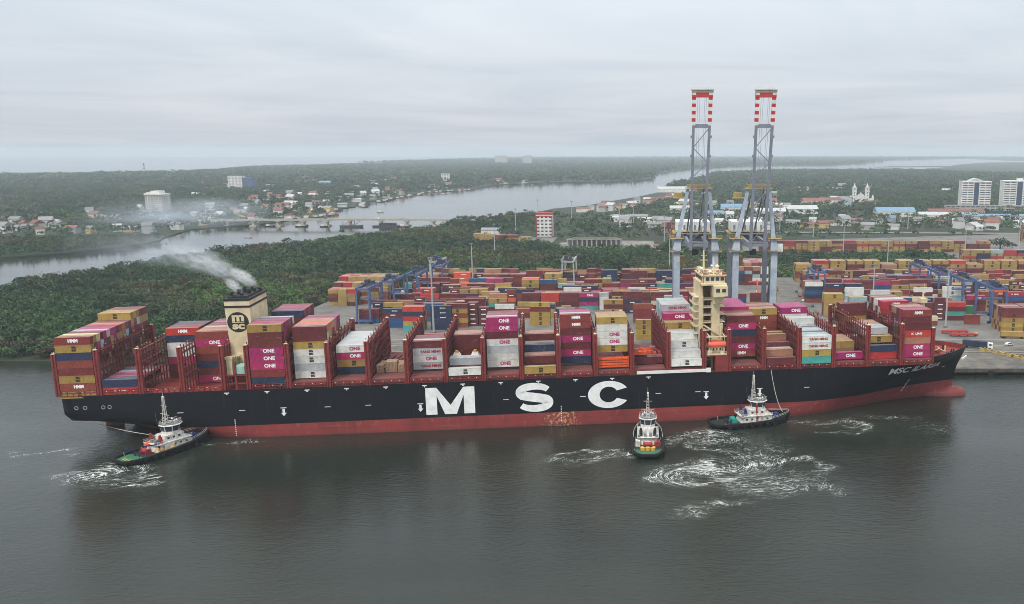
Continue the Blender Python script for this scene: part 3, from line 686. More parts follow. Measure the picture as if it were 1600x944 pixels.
# ---- small craft on the far river
def small_boat(name, x, y, rz, L, W, rgb, label, group=None, cabin=True, cat='boat', mast=True):
    t = empty(name, (x, y, 0), rz, label, cat, group)
    hm_ = mat('boat_hull_%d_%d_%d' % rgb, rgb, .6, var=.15, scale=.4)
    b = MB(); n = 9
    for s in (0,):
        st = [(-.5,.62),(-.3,.95),(0,1),(.25,.86),(.4,.5),(.5,.03)]
        top = [(L*u, W/2*h) for u, h in st]; bot = [(L*u*.93, W/2*h*.7) for u, h in st]
        zt = [W*.26, W*.22, W*.2, W*.26, W*.36, W*.46]
        V = []
        for (x1,y1),(x2,y2),z in zip(top, bot, zt): V.append(((x1,-y1,z),(x1,y1,z),(x2,-y2,-.5),(x2,y2,-.5)))
        for A, B in zip(V, V[1:]):
            b.face([A[2],B[2],B[0],A[0]]); b.face([A[1],B[1],B[3],A[3]]); b.face([A[0],B[0],B[1],A[1]])
        A = V[0]; b.face([A[0],A[1],A[3],A[2]])
    b.build('hull', hm_, t)
    if cabin:
        c = MB(); c.box(-L*.34,-L*.05,-W*.3,W*.3,W*.2,W*.2+2.4); c.box(-L*.37,-L*.02,-W*.36,W*.36,W*.2+2.4,W*.2+2.7); c.build('cabin', white_w, t)
    if mast:
        c = MB(); c.tube((L*.1,0,W*.2),(L*.1,0,W*.2+L*.4),.12,.06,5); c.tube((L*.1,0,W*.2+1),(-L*.2,0,W*.2+L*.33),.08,.05,5); c.build('mast', mat('wood_mast', (96,84,74), .8), t)
    return t
small_boat('fishing_boat', -569, 932, R(20), 12, 3.2, (58,62,60), 'small dark open boat with two figures low in the river left of the smoke', cabin=False, mast=False)
small_boat('canoe', -497, 1065, R(5), 10, 1.8, (70,72,70), 'thin dark canoe on the river below the bridge', cabin=False, mast=False)
small_boat('ferry_boat', -543, 1656, R(-10), 16, 5, (90,92,96), 'grey boat in mid river above the bridge', mast=False)
small_boat('ferry_boat', -505, 2150, R(15), 18, 5, (200,202,204), 'white boat far up the river', mast=False)
small_boat('ferry_boat', -392, 2757, R(15), 24, 7, (70,74,80), 'dark boat near the distant far bank of the river', mast=False)
small_boat('fishing_boat', -470, 1515, R(-14), 14, 4, (180,182,184), 'pale boat just above the bridge, left of the lamp posts', mast=False)
# trawlers moored in rows along the far bank
hulls = [((146,98,86),'rust red'),((120,84,78),'brown'),((86,96,112),'blue grey'),((160,120,104),'faded pink'),((70,74,80),'dark')]
k = 0
for (x0,y0),(x1,y1),n,where in (((-560,1335),(-536,1466),9,'at the town quay left of the bridge'),((-556,1480),(-573,1575),7,'at the second jetty above the bridge'),((-560,1660),(-586,1770),7,'at the bend of the far bank'),((-575,1800),(-566,2200),11,'along the upper far bank'),((-572,2230),(-488,2390),8,'at the farthest boat landing')):
    for i in range(n):
        u = (i+.5)/n; rgb, w = hulls[int(RNG.integers(0,5))]
        small_boat('fishing_boat', x0+(x1-x0)*u+5+RNG.uniform(-2,8), y0+(y1-y0)*u, R(RNG.uniform(-30,10)), RNG.uniform(17,25), RNG.uniform(5,6.5), rgb, f'{w} fishing trawler moored {where}', f'{w} trawlers moored {where}', mast=bool(i % 2))
# dredger and barge at the bridge
dg = empty('dredger', (-421, 1222, 0), R(2), 'dark dredger with derrick lying under the middle of the bridge', 'dredger')
dk = mat('dredger_steel', (66,66,72), .7, var=.2)
m = MB(); m.prism([(-15,-1),(13,-1),(16,2.6),(-16,2.6)], -5, 5); m.build('hull', dk, dg)
m = MB(); m.box(-11,-3,-3,3,2.6,5.6); m.box(-9,-5,-2.5,2.5,5.6,7.6); m.build('cabin', grey_w, dg)
m = MB(); m.beam((4,0,2.6),(13,0,9),.5); m.beam((3,-2,2.6),(5,0,10),.35); m.beam((3,2,2.6),(5,0,10),.35); m.beam((5,0,10),(13,0,9),.2); m.beam((-13,0,2.6),(-13,0,8),.4); m.build('derrick', dk, dg)
for x_, y_, L_, lb_ in ((-494,1226,18,'dark workboat tied at the bridge pier left of the dredger'),(-346,1222,15,'small dark workboat at the bridge pier right of the drum barge'),(-461,1224,12,'small dark boat at the pier between workboat and dredger'),(-540,1228,15,'dark boat under the left end of the bridge')): small_boat('workboat', x_, y_, R(4), L_, 5.5, (56,56,62), lb_, mast=L_ > 13)
bg_ = empty('barge', (-372, 1224, 0), R(-2), 'dark cargo barge heaped with drums lying right of the dredger at the bridge', 'barge')
m = MB(); m.prism([(-17,-1),(15,-1),(18,2.2),(-20,2.0)], -5, 5); m.build('hull', dk, bg_)
m = MB()
for i in range(6): m.tube((-8+i*4,-3.5,4),(-8+i*4,3.5,4),1.9,n=10)
m.build('cargo', mat('drum_dark', (60,58,64), .7, var=.3), bg_)

# ================================================================== CONTAINER PAINTS
PAL = {'mr':('maroon',(104,44,46)),'rb':('red-brown',(134,60,52)),'dr':('dark red',(118,46,46)),'rd':('bright red',(178,48,52)),'mu':('mustard yellow',(168,138,72)),
       'pk':('magenta',(166,42,98)),'wh':('white',(218,217,210)),'gr':('light grey',(178,182,184)),'nv':('navy blue',(44,54,80)),'bl':('blue',(44,82,132)),
       'te':('teal',(70,160,148)),'or':('orange',(228,96,52)),'tn':('tan',(170,120,96)),'gn':('green',(46,128,82)),'cr':('cream',(218,198,156)),'lb':('pale blue',(148,178,184)),'pu':('purple',(88,44,72))}
CM = {k: mat('container_'+n.replace(' ','_').replace('-','_'), rgb, .55, var=.12, scale=.5, objvar=.13, spec=.35) for k, (n, rgb) in PAL.items()}
def weather(m, rust=(92,58,44), pale=(190,180,172)):
    """rust runs down the panels and chalky scuffs, different on every box"""
    t = m.node_tree; b = t.nodes['Principled BSDF']; src = b.inputs['Base Color'].links[0].from_socket
    co = N(t, 'ShaderNodeTexCoord'); oi = N(t, 'ShaderNodeObjectInfo'); ad = N(t, 'ShaderNodeVectorMath', operation='ADD')
    sc = N(t, 'ShaderNodeVectorMath', operation='SCALE'); sc.inputs[0].default_value = (37, 19, 53); t.links.new(oi.outputs['Random'], sc.inputs['Scale'])
    t.links.new(co.outputs['Object'], ad.inputs[0]); t.links.new(sc.outputs[0], ad.inputs[1])
    for rgb, scale, mp_, th, amt in ((rust, 1.6, (1,1,.16), .60, .65), (pale, .7, (.5,1,1), .60, .38)):
        mp = N(t, 'ShaderNodeMapping'); mp.inputs['Scale'].default_value = mp_; t.links.new(ad.outputs[0], mp.inputs[0])
        n = N(t, 'ShaderNodeTexNoise'); n.inputs['Scale'].default_value = scale; n.inputs['Detail'].default_value = 6; n.inputs['Roughness'].default_value = .68; t.links.new(mp.outputs[0], n.inputs['Vector'])
        x = N(t, 'ShaderNodeMix', data_type='RGBA'); x.inputs[7].default_value = (*lin(rgb), 1); t.links.new(src, x.inputs[6])
        t.links.new(mth(t, 'MULTIPLY', mth(t, 'MULTIPLY', mth(t, 'SUBTRACT', n.outputs['Fac'], th), 7, True), amt), x.inputs[0]); src = x.outputs[2]
    t.links.new(src, b.inputs['Base Color'])
for k_, m_ in CM.items(): weather(m_, *(((150,128,104),(196,194,188)) if k_ in ('wh','gr','cr') else ()))
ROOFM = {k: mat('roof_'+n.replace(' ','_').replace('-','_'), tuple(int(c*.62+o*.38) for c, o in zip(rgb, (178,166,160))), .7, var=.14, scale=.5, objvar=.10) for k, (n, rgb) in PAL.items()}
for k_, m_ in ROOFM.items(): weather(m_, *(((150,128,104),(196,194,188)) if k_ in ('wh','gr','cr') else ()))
steel_dark = mat('door_gear', (70,64,62), .6, .3)
let_white = mat('lettering_white', (232,232,228), .6, var=.03); let_pink = mat('lettering_magenta', (176,40,104), .6, var=.03)
let_dark = mat('lettering_dark', (44,38,36), .6, var=.03); let_red = mat('lettering_red', (150,34,44), .6, var=.03)
CONT_H = 2.84
def container_mesh(L, key):
    """steel box: corner posts, rails, corrugated sides, ribbed roof, doors with lock bars; origin at the bottom centre"""
    W, H = 2.44, CONT_H; m = MB(); x, y = L/2, W/2; pz = .16
    for sx in (-1,1):
        for sy in (-1,1): m.box(min(sx*x, sx*(x-pz)), max(sx*x, sx*(x-pz)), min(sy*y, sy*(y-pz)), max(sy*y, sy*(y-pz)), 0, H)
    for sy in (-1,1):
        for z0, z1 in ((.02,.18),(H-.13,H-.01)): m.box(-x+pz, x-pz, min(sy*(y-.01), sy*(y-.1)), max(sy*(y-.01), sy*(y-.1)), z0, z1)
    n = int(L/.45)
    for sy in (-1,1):
        pts = []
        for i in range(n):
            a = -x+pz+(L-2*pz)*i/n; b = (L-2*pz)/n
            pts += [(a, y-.03), (a+b*.32, y-.03), (a+b*.5, y-.075), (a+b*.82, y-.075)]
        pts.append((x-pz, y-.03))
        for (xa, ya), (xb, yb) in zip(pts, pts[1:]):
            q = [(xa, sy*ya, .18), (xb, sy*yb, .18), (xb, sy*yb, H-.13), (xa, sy*ya, H-.13)]
            m.face(q if sy < 0 else q[::-1])
    m.mi = 2; m.box(-x+pz, x-pz, -y+.1, y-.1, H-.09, H-.045); m.mi = 0
    for sx in (-1,1):
        m.box(min(sx*(x-.06), sx*(x-.12)), max(sx*(x-.06), sx*(x-.12)), -y+pz, y-pz, 0.05, H-.04)
        m.box(min(sx*(x-.02), sx*(x-.06)), max(sx*(x-.02), sx*(x-.06)), -y+pz, y-pz, H-.2, H-.02)
    m.mi = 1
    for yy in (-.75,-.3,.3,.75): m.box(x-.058, x-.02, yy-.03, yy+.03, .15, H-.2)
    m.box(x-.058, x-.045, -.015, .015, .1, H-.2)
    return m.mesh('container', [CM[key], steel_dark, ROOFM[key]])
CMESH = {}
# markings: text, material, width, height, x offset, z centre
MARKS = {'O':('ONE', let_white, 4.1, 1.45, .9, 1.5, 'white block lettering'), 'o':('ONE', let_pink, 4.1, 1.45, .9, 1.5, 'magenta block lettering'), 'M':('m\nsc', let_dark, 1.6, 1.95, .3, 1.45, 'dark square emblem'),
         'Y':('YANG MING', let_red, 8.0, 1.05, .6, 1.45, 'red line of lettering'), 'H':('HMM', let_white, 3.4, 1.3, .3, 1.6, 'white block letters'), 'K':('K  LINE', let_white, 4.6, .9, 0, 1.45, 'thin white lettering'),
         'b':(None, let_white, 2.9, .5, 0, 1.95, 'white bar across it'), 'L':(None, let_white, 3.0, .55, 1.2, 1.6, 'short white marking')}
def bar_mesh(code):
    if ('bar', code) not in TEXT:
        m = MB()
        if code == 'b': m.face([(-1.45,0,-.26),(1.45,0,-.26),(1.45,0,.26),(-1.45,0,.26)])
        else:
            m.face([(-1.9,0,0),(-1.5,0,-.3),(-1.1,0,-.2),(1.6,0,-.2),(1.6,0,.2),(-1.1,0,.2),(-1.5,0,.3)])
        TEXT[('bar', code)] = m.mesh('lettering', let_white)
    return TEXT[('bar', code)]
CELLS = []      # every container that could show: (matrix, L, key, mark, label)
def cell(mw, L, code, label):
    """code: colour key, then an optional marking letter"""
    CELLS.append((mw, L, code[:2], code[2:], label))
# ================================================================== CONTAINER SHIP
S_HD, S_X0, S_Y0, S_TRIM = 0.1241, -251.2578, 297.0205, 0.0062
SO = 36.7; PIV = 183-SO
# ship frame: x along (0 stern .. 362 bow), y across (0 near side .. 48 far side), z up (deck 19)
M_SHIP = (Matrix.Translation((S_X0 + 183*math.cos(S_HD), S_Y0 + 183*math.sin(S_HD), 0)) @ Matrix.Rotation(S_HD, 4, 'Z')
          @ Matrix.Rotation(-S_TRIM, 4, 'Y') @ Matrix.Translation((-PIV, 0, 0)))
ship = empty('container_ship', mw=M_SHIP, label='huge black and red container ship with giant white letters on its side', cat='container ship')
red_ox = mat('ship_red_oxide', (138,50,46), .7, var=.18, scale=.25, dirt=(104,42,40))
red_dk = mat('lashing_red', (116,44,42), .75, var=.2, scale=.5, dirt=(78,34,34))
hatch_r = mat('hatch_cover_paint', (126,70,66), .8, var=.2, scale=.25, dirt=(98,62,60))
cream = mat('house_cream', (218,203,166), .6, var=.1, scale=.2, dirt=(190,172,138))
black_p = mat('funnel_black', (34,34,36), .6, var=.1)
shwhite = mat('ship_white', (226,226,222), .5, var=.08, scale=.3)
HB = {  # half breadth by waterline (ship z): station -> half breadth
 19.3:[(0,22.6),(6,23.8),(14,24),(300,24),(320,23),(333,21),(342,17.5),(350,12.5),(356,7.2),(360,3),(362,.1)],
 12.0:[(0,22),(9,23.6),(20,24),(290,24),(305,22.6),(320,18),(333,12.5),(345,6.3),(353,2.6),(358.5,.1)],
 9.0:[(1.5,20.5),(10,22.2),(25,23.6),(40,24),(285,24),(305,20.8),(320,15),(333,9.2),(345,4.2),(352,1.7),(357.6,.1)],
 7.2:[(4,10),(9,16.5),(16,20),(28,22.6),(44,24),(282,24),(290,23.3),(307,19.4),(324,11.4),(343,3.7),(352,1.4),(357.2,.1)],
 5.3:[(8,.5),(12,10),(25,18.5),(40,22.8),(52,24),(280,24),(290,23),(308,18),(327,9),(344,3),(352,1.2),(357,.1)],
 1.0:[(14,.1),(25,9),(40,18),(55,23),(65,24),(275,24),(290,21.5),(308,14.5),(327,6.5),(344,2.2),(354,.8),(356.5,.1)],
 -3.0:[(20,.1),(30,6),(50,16),(70,23.5),(80,24),(270,24),(290,20),(308,12),(327,5),(344,1.6),(355,.1)]}
def hull_curve(z, n=90):
    keys = sorted(HB); 
    def samp(k):
        p = HB[k]; s = np.array([a for a,_ in p]); h = np.array([b for _,b in p])
        u = np.linspace(0, 1, n); u = np.where(u < .3, u/.3*.22, np.where(u > .6, .78+(u-.6)/.4*.22, .22+(u-.3)/.3*.56))
        x = s[0]+(s[-1]-s[0])*u
        hh = np.interp(x, s, h)
        for _ in range(2): hh[1:-1] = .25*hh[:-2]+.5*hh[1:-1]+.25*hh[2:]
        return x, np.minimum(hh, 24)
    if z <= keys[0]: return samp(keys[0])
    for a, b in zip(keys, keys[1:]):
        if a <= z <= b:
            t = (z-a)/(b-a); xa, ha = samp(a); xb, hb = samp(b); return xa+(xb-xa)*t, ha+(hb-ha)*t
    return samp(keys[-1])
def make_hull():
    zs = [-3,-1,1,3,5.3,6.2,7.2,9,10.5,12,14,16,18,19.3]; n = 90; rows = []
    for z in zs:
        x, h = hull_curve(z, n); rows.append((x, h, z))
    V = []; F = []; MI = []
    for side in (-1, 1):
        base = len(V)
        for x, h, z in rows: V += [(x[i], 24+side*h[i], z) for i in range(n)]
        for r in range(len(zs)-1):
            for i in range(n-1):
                a = base+r*n+i; q = (a, a+1, a+n+1, a+n)
                F.append(q if side < 0 else q[::-1]); MI.append(0 if zs[r] < 5.2 else 1)
    N2 = n*len(zs)
    for r in range(len(zs)-1):      # transom
        F.append((N2+r*n, r*n, (r+1)*n, N2+(r+1)*n)); MI.append(0 if zs[r] < 5.2 else 1)
    me = bpy.data.meshes.new('hull'); me.from_pydata(V, [], F)
    # paints with wear: scuffs along the waterline, faded patches, streaks
    def paint_mat(name, rgb, wear, wearrgb, rough):
        m = bpy.data.materials.new(name); m.use_nodes = True; t = m.node_tree; b = t.nodes['Principled BSDF']; b.inputs['Roughness'].default_value = rough; b.inputs['Specular IOR Level'].default_value = .25
        co = N(t, 'ShaderNodeTexCoord')
        def ns(scale, sc=(1,1,1), d=6, r=.65):
            mp = N(t, 'ShaderNodeMapping'); mp.inputs['Scale'].default_value = sc; t.links.new(co.outputs['Object'], mp.inputs[0])
            n_ = N(t, 'ShaderNodeTexNoise'); n_.inputs['Scale'].default_value = scale; n_.inputs['Detail'].default_value = d; n_.inputs['Roughness'].default_value = r
            t.links.new(mp.outputs[0], n_.inputs['Vector']); return n_.outputs['Fac']
        base = N(t, 'ShaderNodeMix', data_type='RGBA'); c = lin(rgb)
        base.inputs[6].default_value = (*c, 1); base.inputs[7].default_value = (*[x*.62+.004 for x in c], 1)
        t.links.new(mth(t, 'MULTIPLY', mth(t, 'SUBTRACT', ns(.09, (1,1,.5)), .38), 3.0, True), base.inputs[0])
        st = N(t, 'ShaderNodeMix', data_type='RGBA'); st.inputs[7].default_value = (*lin(wearrgb), 1); t.links.new(base.outputs[2], st.inputs[6])
        t.links.new(mth(t, 'MULTIPLY', mth(t, 'MULTIPLY', mth(t, 'SUBTRACT', ns(.55, (1,1,.28), 8, .7), wear), 7, True), .55), st.inputs[0])
        last = st
        sc = N(t, 'ShaderNodeMix', data_type='RGBA'); sc.inputs[7].default_value = (*lin(wearrgb), 1); t.links.new(last.outputs[2], sc.inputs[6])
        t.links.new(mth(t, 'MULTIPLY', mth(t, 'MULTIPLY', mth(t, 'SUBTRACT', ns(.6, (.10,1,1.6), 7, .7), .585), 9, True), .6), sc.inputs[0]); last = sc
        dr = N(t, 'ShaderNodeMix', data_type='RGBA'); dr.inputs[7].default_value = (*lin((96,62,52) if name == 'antifouling_red' else (70,50,42)), 1); t.links.new(last.outputs[2], dr.inputs[6])
        t.links.new(mth(t, 'MULTIPLY', mth(t, 'MULTIPLY', mth(t, 'SUBTRACT', ns(.8, (1,1,.06), 6, .65), .60), 9, True), .55), dr.inputs[0]); last = dr
        sz = N(t, 'ShaderNodeSeparateXYZ'); t.links.new(co.outputs['Object'], sz.inputs[0])
        seam = mth(t, 'MAXIMUM', mth(t, 'GREATER_THAN', mth(t, 'FRACT', mth(t, 'DIVIDE', sz.outputs[2], 2.9)), .965), mth(t, 'GREATER_THAN', mth(t, 'FRACT', mth(t, 'DIVIDE', sz.outputs[0], 11.5)), .988))
        sm_ = N(t, 'ShaderNodeMix', data_type='RGBA', blend_type='MULTIPLY'); sm_.inputs[7].default_value = (.6,.6,.62,1); t.links.new(last.outputs[2], sm_.inputs[6]); t.links.new(mth(t, 'MULTIPLY', seam, .7), sm_.inputs[0]); last = sm_
        if name == 'antifouling_red':      # weed and silt line at the water
            wl = N(t, 'ShaderNodeMapRange'); wl.inputs['From Min'].default_value = 2.4; wl.inputs['From Max'].default_value = .2; t.links.new(mth(t, 'ADD', sz.outputs[2], mth(t, 'MULTIPLY', ns(.35, (.4,1,.4), 5, .6), 2.0)), wl.inputs['Value'])
            wd = N(t, 'ShaderNodeMix', data_type='RGBA'); wd.inputs[7].default_value = (*lin((92,52,46)), 1); t.links.new(last.outputs[2], wd.inputs[6]); t.links.new(mth(t, 'MULTIPLY', wl.outputs[0], .8), wd.inputs[0]); last = wd
        if name == 'antifouling_red':      # flaked pale primer patch amidships
            sx = N(t, 'ShaderNodeSeparateXYZ'); t.links.new(co.outputs['Object'], sx.inputs[0])
            dist = mth(t, 'DIVIDE', mth(t, 'ABSOLUTE', mth(t, 'SUBTRACT', sx.outputs[0], 182.5)), 9.0)
            msk = mth(t, 'SUBTRACT', 1.0, dist, True)
            fl = mth(t, 'MULTIPLY', mth(t, 'SUBTRACT', mth(t, 'ADD', ns(.9, (1,1,1), 3, .5), mth(t, 'MULTIPLY', msk, .10)), .585), 16, True)
            pk = N(t, 'ShaderNodeMix', data_type='RGBA'); pk.inputs[7].default_value = (*lin((176,142,106)), 1); t.links.new(last.outputs[2], pk.inputs[6])
            t.links.new(mth(t, 'MULTIPLY', fl, mth(t, 'MULTIPLY', msk, 2.2, True)), pk.inputs[0]); last = pk
        t.links.new(last.outputs[2], b.inputs['Base Color']); return m
    me.materials.append(paint_mat('antifouling_red', (140,60,58), .57, (176,116,106), .6))
    me.materials.append(paint_mat('hull_black', (14,17,24), .66, (44,42,46), .5))
    me.polygons.foreach_set('material_index', MI); me.polygons.foreach_set('use_smooth', [True]*len(F)); me.update()
    return link('hull', me, ship)
hull = make_hull()
# bulbous bow
m = MB(); b0 = 0; ring = 14; st = [(340,1.5,3.5),(346,3.6,4.2),(351,4.4,4.5),(356,4.7,4.9),(359.5,4.2,4.4),(361.4,3.9,4.1),(362.0,3.3,3.5),(362.1,.1,.1)]
for x, ry, rz in st:
    for i in range(ring):
        a = 2*math.pi*i/ring; m.v.append((x, 24+ry*math.cos(a), -2.6+rz*math.sin(a)))
for s in range(len(st)-1):
    for i in range(ring):
        j = (i+1) % ring; m.f.append((s*ring+i, (s+1)*ring+i, (s+1)*ring+j, s*ring+j)); m.m.append(0)
m.build('bulbous_bow', hull.data.materials[0], ship, smooth=True)
# deck following the hull outline at z 19.0
x, h = hull_curve(19.0, 90)
poly = [(x[i], 24-h[i]+.05) for i in range(90)] + [(x[i], 24+h[i]-.05) for i in reversed(range(90))]
m = MB(); V = [Vector((a, b, 19.0)) for a, b in poly]
for t in tessellate_polygon([V]):
    a, b, c = [V[i] for i in t]
    m.face([a,b,c] if (b-a).cross(c-a).z > 0 else [a,c,b])
m.build('deck', red_ox, ship)
# bulwark round the forecastle, red inside, black outside
x, h = hull_curve(19.3, 160); m = MB()
for i in range(159):
    if x[i] < 334: continue
    for sd in (-1,1):
        a = (x[i], 24+sd*h[i]); b = (x[i+1], 24+sd*h[i+1]); ai = (x[i]-.1, 24+sd*max(0,h[i]-.4)); bi = (x[i+1]-.1, 24+sd*max(0,h[i+1]-.4)); z0, z1 = 19.3, 21.0
        r = lambda q: q if sd < 0 else q[::-1]
        m.mi = 0; m.face(r([(*a,z0),(*b,z0),(*b,z1),(*a,z1)])); m.face(r([(*a,z1),(*b,z1),(*bi,z1),(*ai,z1)]))
        m.mi = 1; m.face(r([(*bi,z0-.3),(*ai,z0-.3),(*ai,z1),(*bi,z1)]))
        if i % 3 == 0: m.beam((ai[0],ai[1],19),(ai[0],ai[1]-sd*.8,19), .2); m.beam((ai[0],ai[1]-sd*.1,20.9),(ai[0]-.2,ai[1]-sd*1.0,19.1), .18)
m.build('bulwark', [hull.data.materials[1], red_ox], ship)
# forecastle gear
fg = MB()
for x0, y0 in ((340,16),(340,30),(346,18.5),(346,29)):
    fg.tube((x0,y0-2,20.3),(x0,y0+2,20.3),.9,n=10); fg.box(x0-1.3,x0+1.3,y0+2.1,y0+3.2,19,21.2); fg.box(x0-1.6,x0+1.6,y0-2.6,y0+3.4,19,19.4)
fg.build('mooring_winch', mat('winch_red', (150,66,58), .6, var=.2, scale=.8), ship)
fg = MB(); fg.tube((-.5,0,19),(-.5,0,20.2),.33,n=8); fg.tube((.5,0,19),(.5,0,20.2),.33,n=8); fg.box(-1,1,-.4,.4,19,19.3); fg = fg.mesh('mooring_bollard', black_p)
for x0, y0 in ((337,8.5),(343,10),(349,14.5),(337,39),(343,37.5),(349,33),(354,20),(354,28),(352,24),(348,24),(343,24)): link('mooring_bollard', fg, ship, (x0,y0,0))
fg = MB()
fg.torus((346,21,19.4),1.1,.25,'z',14,5); fg.build('rope_coil', cream, ship); fg = MB(); fg.torus((350,27,19.4),1.0,.25,'z',14,5)
fg.build('rope_coil', mat('rope_pale', (196,190,176), .8), ship)
m = MB(); m.tube((351,21,19.0),(343.5,22.5,22.4),.22,.16,6); m.tube((351,21,19),(351,21,21.5),.35,n=8); m.tube((340,14,20.9),(346,17,20.9),.2,n=6); m.build('jib', cream, ship)
# foremast behind the last stack
fm = MB(); fm.tube((341,24,19),(341,24,40.5),.9,.8,10); fm.box(339.6,342.4,22.6,25.4,40.5,42.5); fm.tube((341,24,42.5),(341,24,47.2),.45,.3,8); fm.beam((341,22,45),(341,26,45),.25); fm.tube((341.2,24,47.2),(341.2,24,49),.1,n=5)
fm.build('foremast', cream, ship)
# rudder and stern fittings
m = MB(); m.prism([(2.5,-3),(9.5,-3),(9.5,3.4),(3.5,3.4)], 23.2, 24.8); m.build('rudder', mat('rudder_brown', (92,52,48), .8, var=.2), ship)
flm = MB().torus((0,0,0), .62, .16, 'y', 12, 5).mesh('fairlead', mat('fairlead_grey', (150,146,142), .6))
for x0 in (5.2, 8.2, 14.6, 16.8): link('fairlead', flm, ship, (x0, -.02 if x0 > 9 else .3, 14.6))
# hull lettering: three giant letters, bow name, draught and tug marks
hw = mat('hull_lettering', (240,240,238), .55, var=.04, scale=.3, dirt=(214,214,212))
y = -.06; lt = MB()
def letter_M(x0, x1, z0, z1):
    s = (x1-x0)*.225; mid = (x0+x1)/2; w = (x1-x0)*.12
    for q in ([(x0,z0),(x0+s,z0),(x0+s,z1),(x0,z1)], [(x1-s,z0),(x1,z0),(x1,z1),(x1-s,z1)],
              [(x0+s,z1),(x0+s,z1-(z1-z0)*.30),(mid-w,z0),(mid,z0),(mid,z0+(z1-z0)*.34)], [(x1-s,z1),(mid,z0+(z1-z0)*.34),(mid,z0),(mid+w,z0),(x1-s,z1-(z1-z0)*.30)]):
        lt.face([(a, y, b) for a, b in q])
letter_M(130.6, 149.2, 6.45, 17.2); lt.build('letter', hw, ship); lt = MB()
def stroke(path, wid):      # path of (x,z) points with half widths: ribbon
    n = len(path); L_, R_ = [], []
    for i in range(n):
        p = Vector(path[i]); d = (Vector(path[min(i+1,n-1)])-Vector(path[max(i-1,0)])).normalized(); nn = Vector((-d.y, d.x)); w = wid(i/(n-1)) if callable(wid) else wid
        L_.append(p+nn*w); R_.append(p-nn*w)
    for i in range(n-1):
        q = [L_[i], R_[i], R_[i+1], L_[i+1]]; lt.face([(a.x, y, a.y) for a in q])
def ring_gap(cx, cz, rx, rz, tx, tz, a0, a1, n=40):
    for i in range(n):
        q = []
        for a, o in ((a0+(a1-a0)*i/n, 0), (a0+(a1-a0)*i/n, 1), (a0+(a1-a0)*(i+1)/n, 1), (a0+(a1-a0)*(i+1)/n, 0)):
            ca, sa = math.cos(a), math.sin(a); q.append((cx+(rx-tx*o)*ca, y, cz+(rz-tz*o)*sa))
        lt.face(q)
ring_gap(201.3, 11.7, 8.2, 5.55, 4.6, 2.35, R(28), R(332)); lt.build('letter', hw, ship); lt = MB()
# S from two joined arcs: upper bowl opening right, lower bowl opening left
sx0, sz0 = 172.2, 11.75
up = [(sx0+5.6*math.cos(R(a)), sz0+2.15+2.35*math.sin(R(a))) for a in range(22, 200, 8)]
lo_ = [(sx0-5.6*math.cos(R(a)), sz0-2.15-2.35*math.sin(R(a))) for a in range(200, 20, -8)]
mid_ = []
stroke(up[:]+[(sx0-4.9,sz0+.95),(sx0-2.6,sz0+.42),(sx0,sz0),(sx0+2.6,sz0-.42),(sx0+4.9,sz0-.95)]+lo_, lambda u: 1.15+.75*(1-abs(2*u-1))*.9)
lt.build('letter', hw, ship)
# name on the flared bow, laid along the plating
def hull_y(xx, zz):
    a, b = hull_curve(zz, 90); return 24-float(np.interp(xx, a, b))
nm = text_mesh('MSC ILARIA', 1, 1, hw, .03).copy(); n = len(nm.vertices); a = np.empty(n*3, np.float32); nm.vertices.foreach_get('co', a); a = a.reshape(-1,3)
for i in range(n):
    zz = 15.6+a[i,2]*3.1; xx = 318.5+(a[i,0]+.5)*27+a[i,2]*.7; a[i] = (xx, hull_y(xx, zz)-.12, zz)
nm.vertices.foreach_set('co', a.ravel()); nm.update(); link('lettering', nm, ship)
for x0, z0 in ((78,9.6),(128.5,9.0),(240.5,9.2),(262.5,9.6)):
    yy = -.05; mk = MB(); mk.face([(x0-.45,yy,z0),(x0+.45,yy,z0),(x0+.45,yy,z0+1.7),(x0-.45,yy,z0+1.7)]); mk.face([(x0-1.05,yy-.004,z0+.1),(x0,yy-.004,z0-1.2),(x0+1.05,yy-.004,z0+.1)]); mk.build('tug_push_mark', hw, ship)
    mk = MB(); mk.face([(x0-1.1,yy,z0+1.9),(x0+1.1,yy,z0+1.9),(x0+1.1,yy,z0+2.2),(x0-1.1,yy,z0+2.2)]); mk.build('frame_mark', hw, ship)
dash = MB().face([(0,-.05,0),(2.2,-.05,0),(2.2,-.05,.26),(0,-.05,.26)]).mesh('frame_mark', hw)
for i, x0 in enumerate((40,62,93,108,160,190,220,236,281)): link('frame_mark', dash, ship, (x0,0,11.2))
tick = MB().face([(0,-.05,0),(.35,-.05,0),(.35,-.05,.36),(0,-.05,.36)]).mesh('draught_mark', hw)
for x0 in (182.3, 60):
    for i in range(9): link('draught_mark', tick, ship, (x0,0,1.5+i*.75))
for i in range(9): link('draught_mark', tick, ship, (330+.3*i, hull_y(330+.3*i,3.0+i*.7)-.1, 3.0+i*.7))
lmp = MB().box(0,1.7,-.5,0,18.15,18.4).box(.6,1.1,-.4,0,17.6,18.15).mesh('side_light', shwhite)
for i in range(12): link('side_light', lmp, ship, (57.4+i*14.45,0,0))
bm_ = MB()
for x0, z0 in ((349,12.6),):
    yy = hull_y(x0, z0)-.15
    bm_.face([(x0,yy,z0),(x0+2.2,yy+1.2,z0),(x0+2.2,yy+1.2,z0+.35),(x0,yy,z0+.35)]); bm_.face([(x0+1.6,yy+.8,z0+.3),(x0+2.1,yy+1.1,z0+.3),(x0+2.1,yy+1.0,z0+1.4),(x0+1.6,yy+.7,z0+1.4)]); bm_.face([(x0+.3,yy+.1,z0+1.2),(x0+1.9,yy+.9,z0+1.3),(x0+1.9,yy+.9,z0+1.6),(x0+.3,yy+.1,z0+1.5)])
bm_.build('bow_thruster_mark', hw, ship)
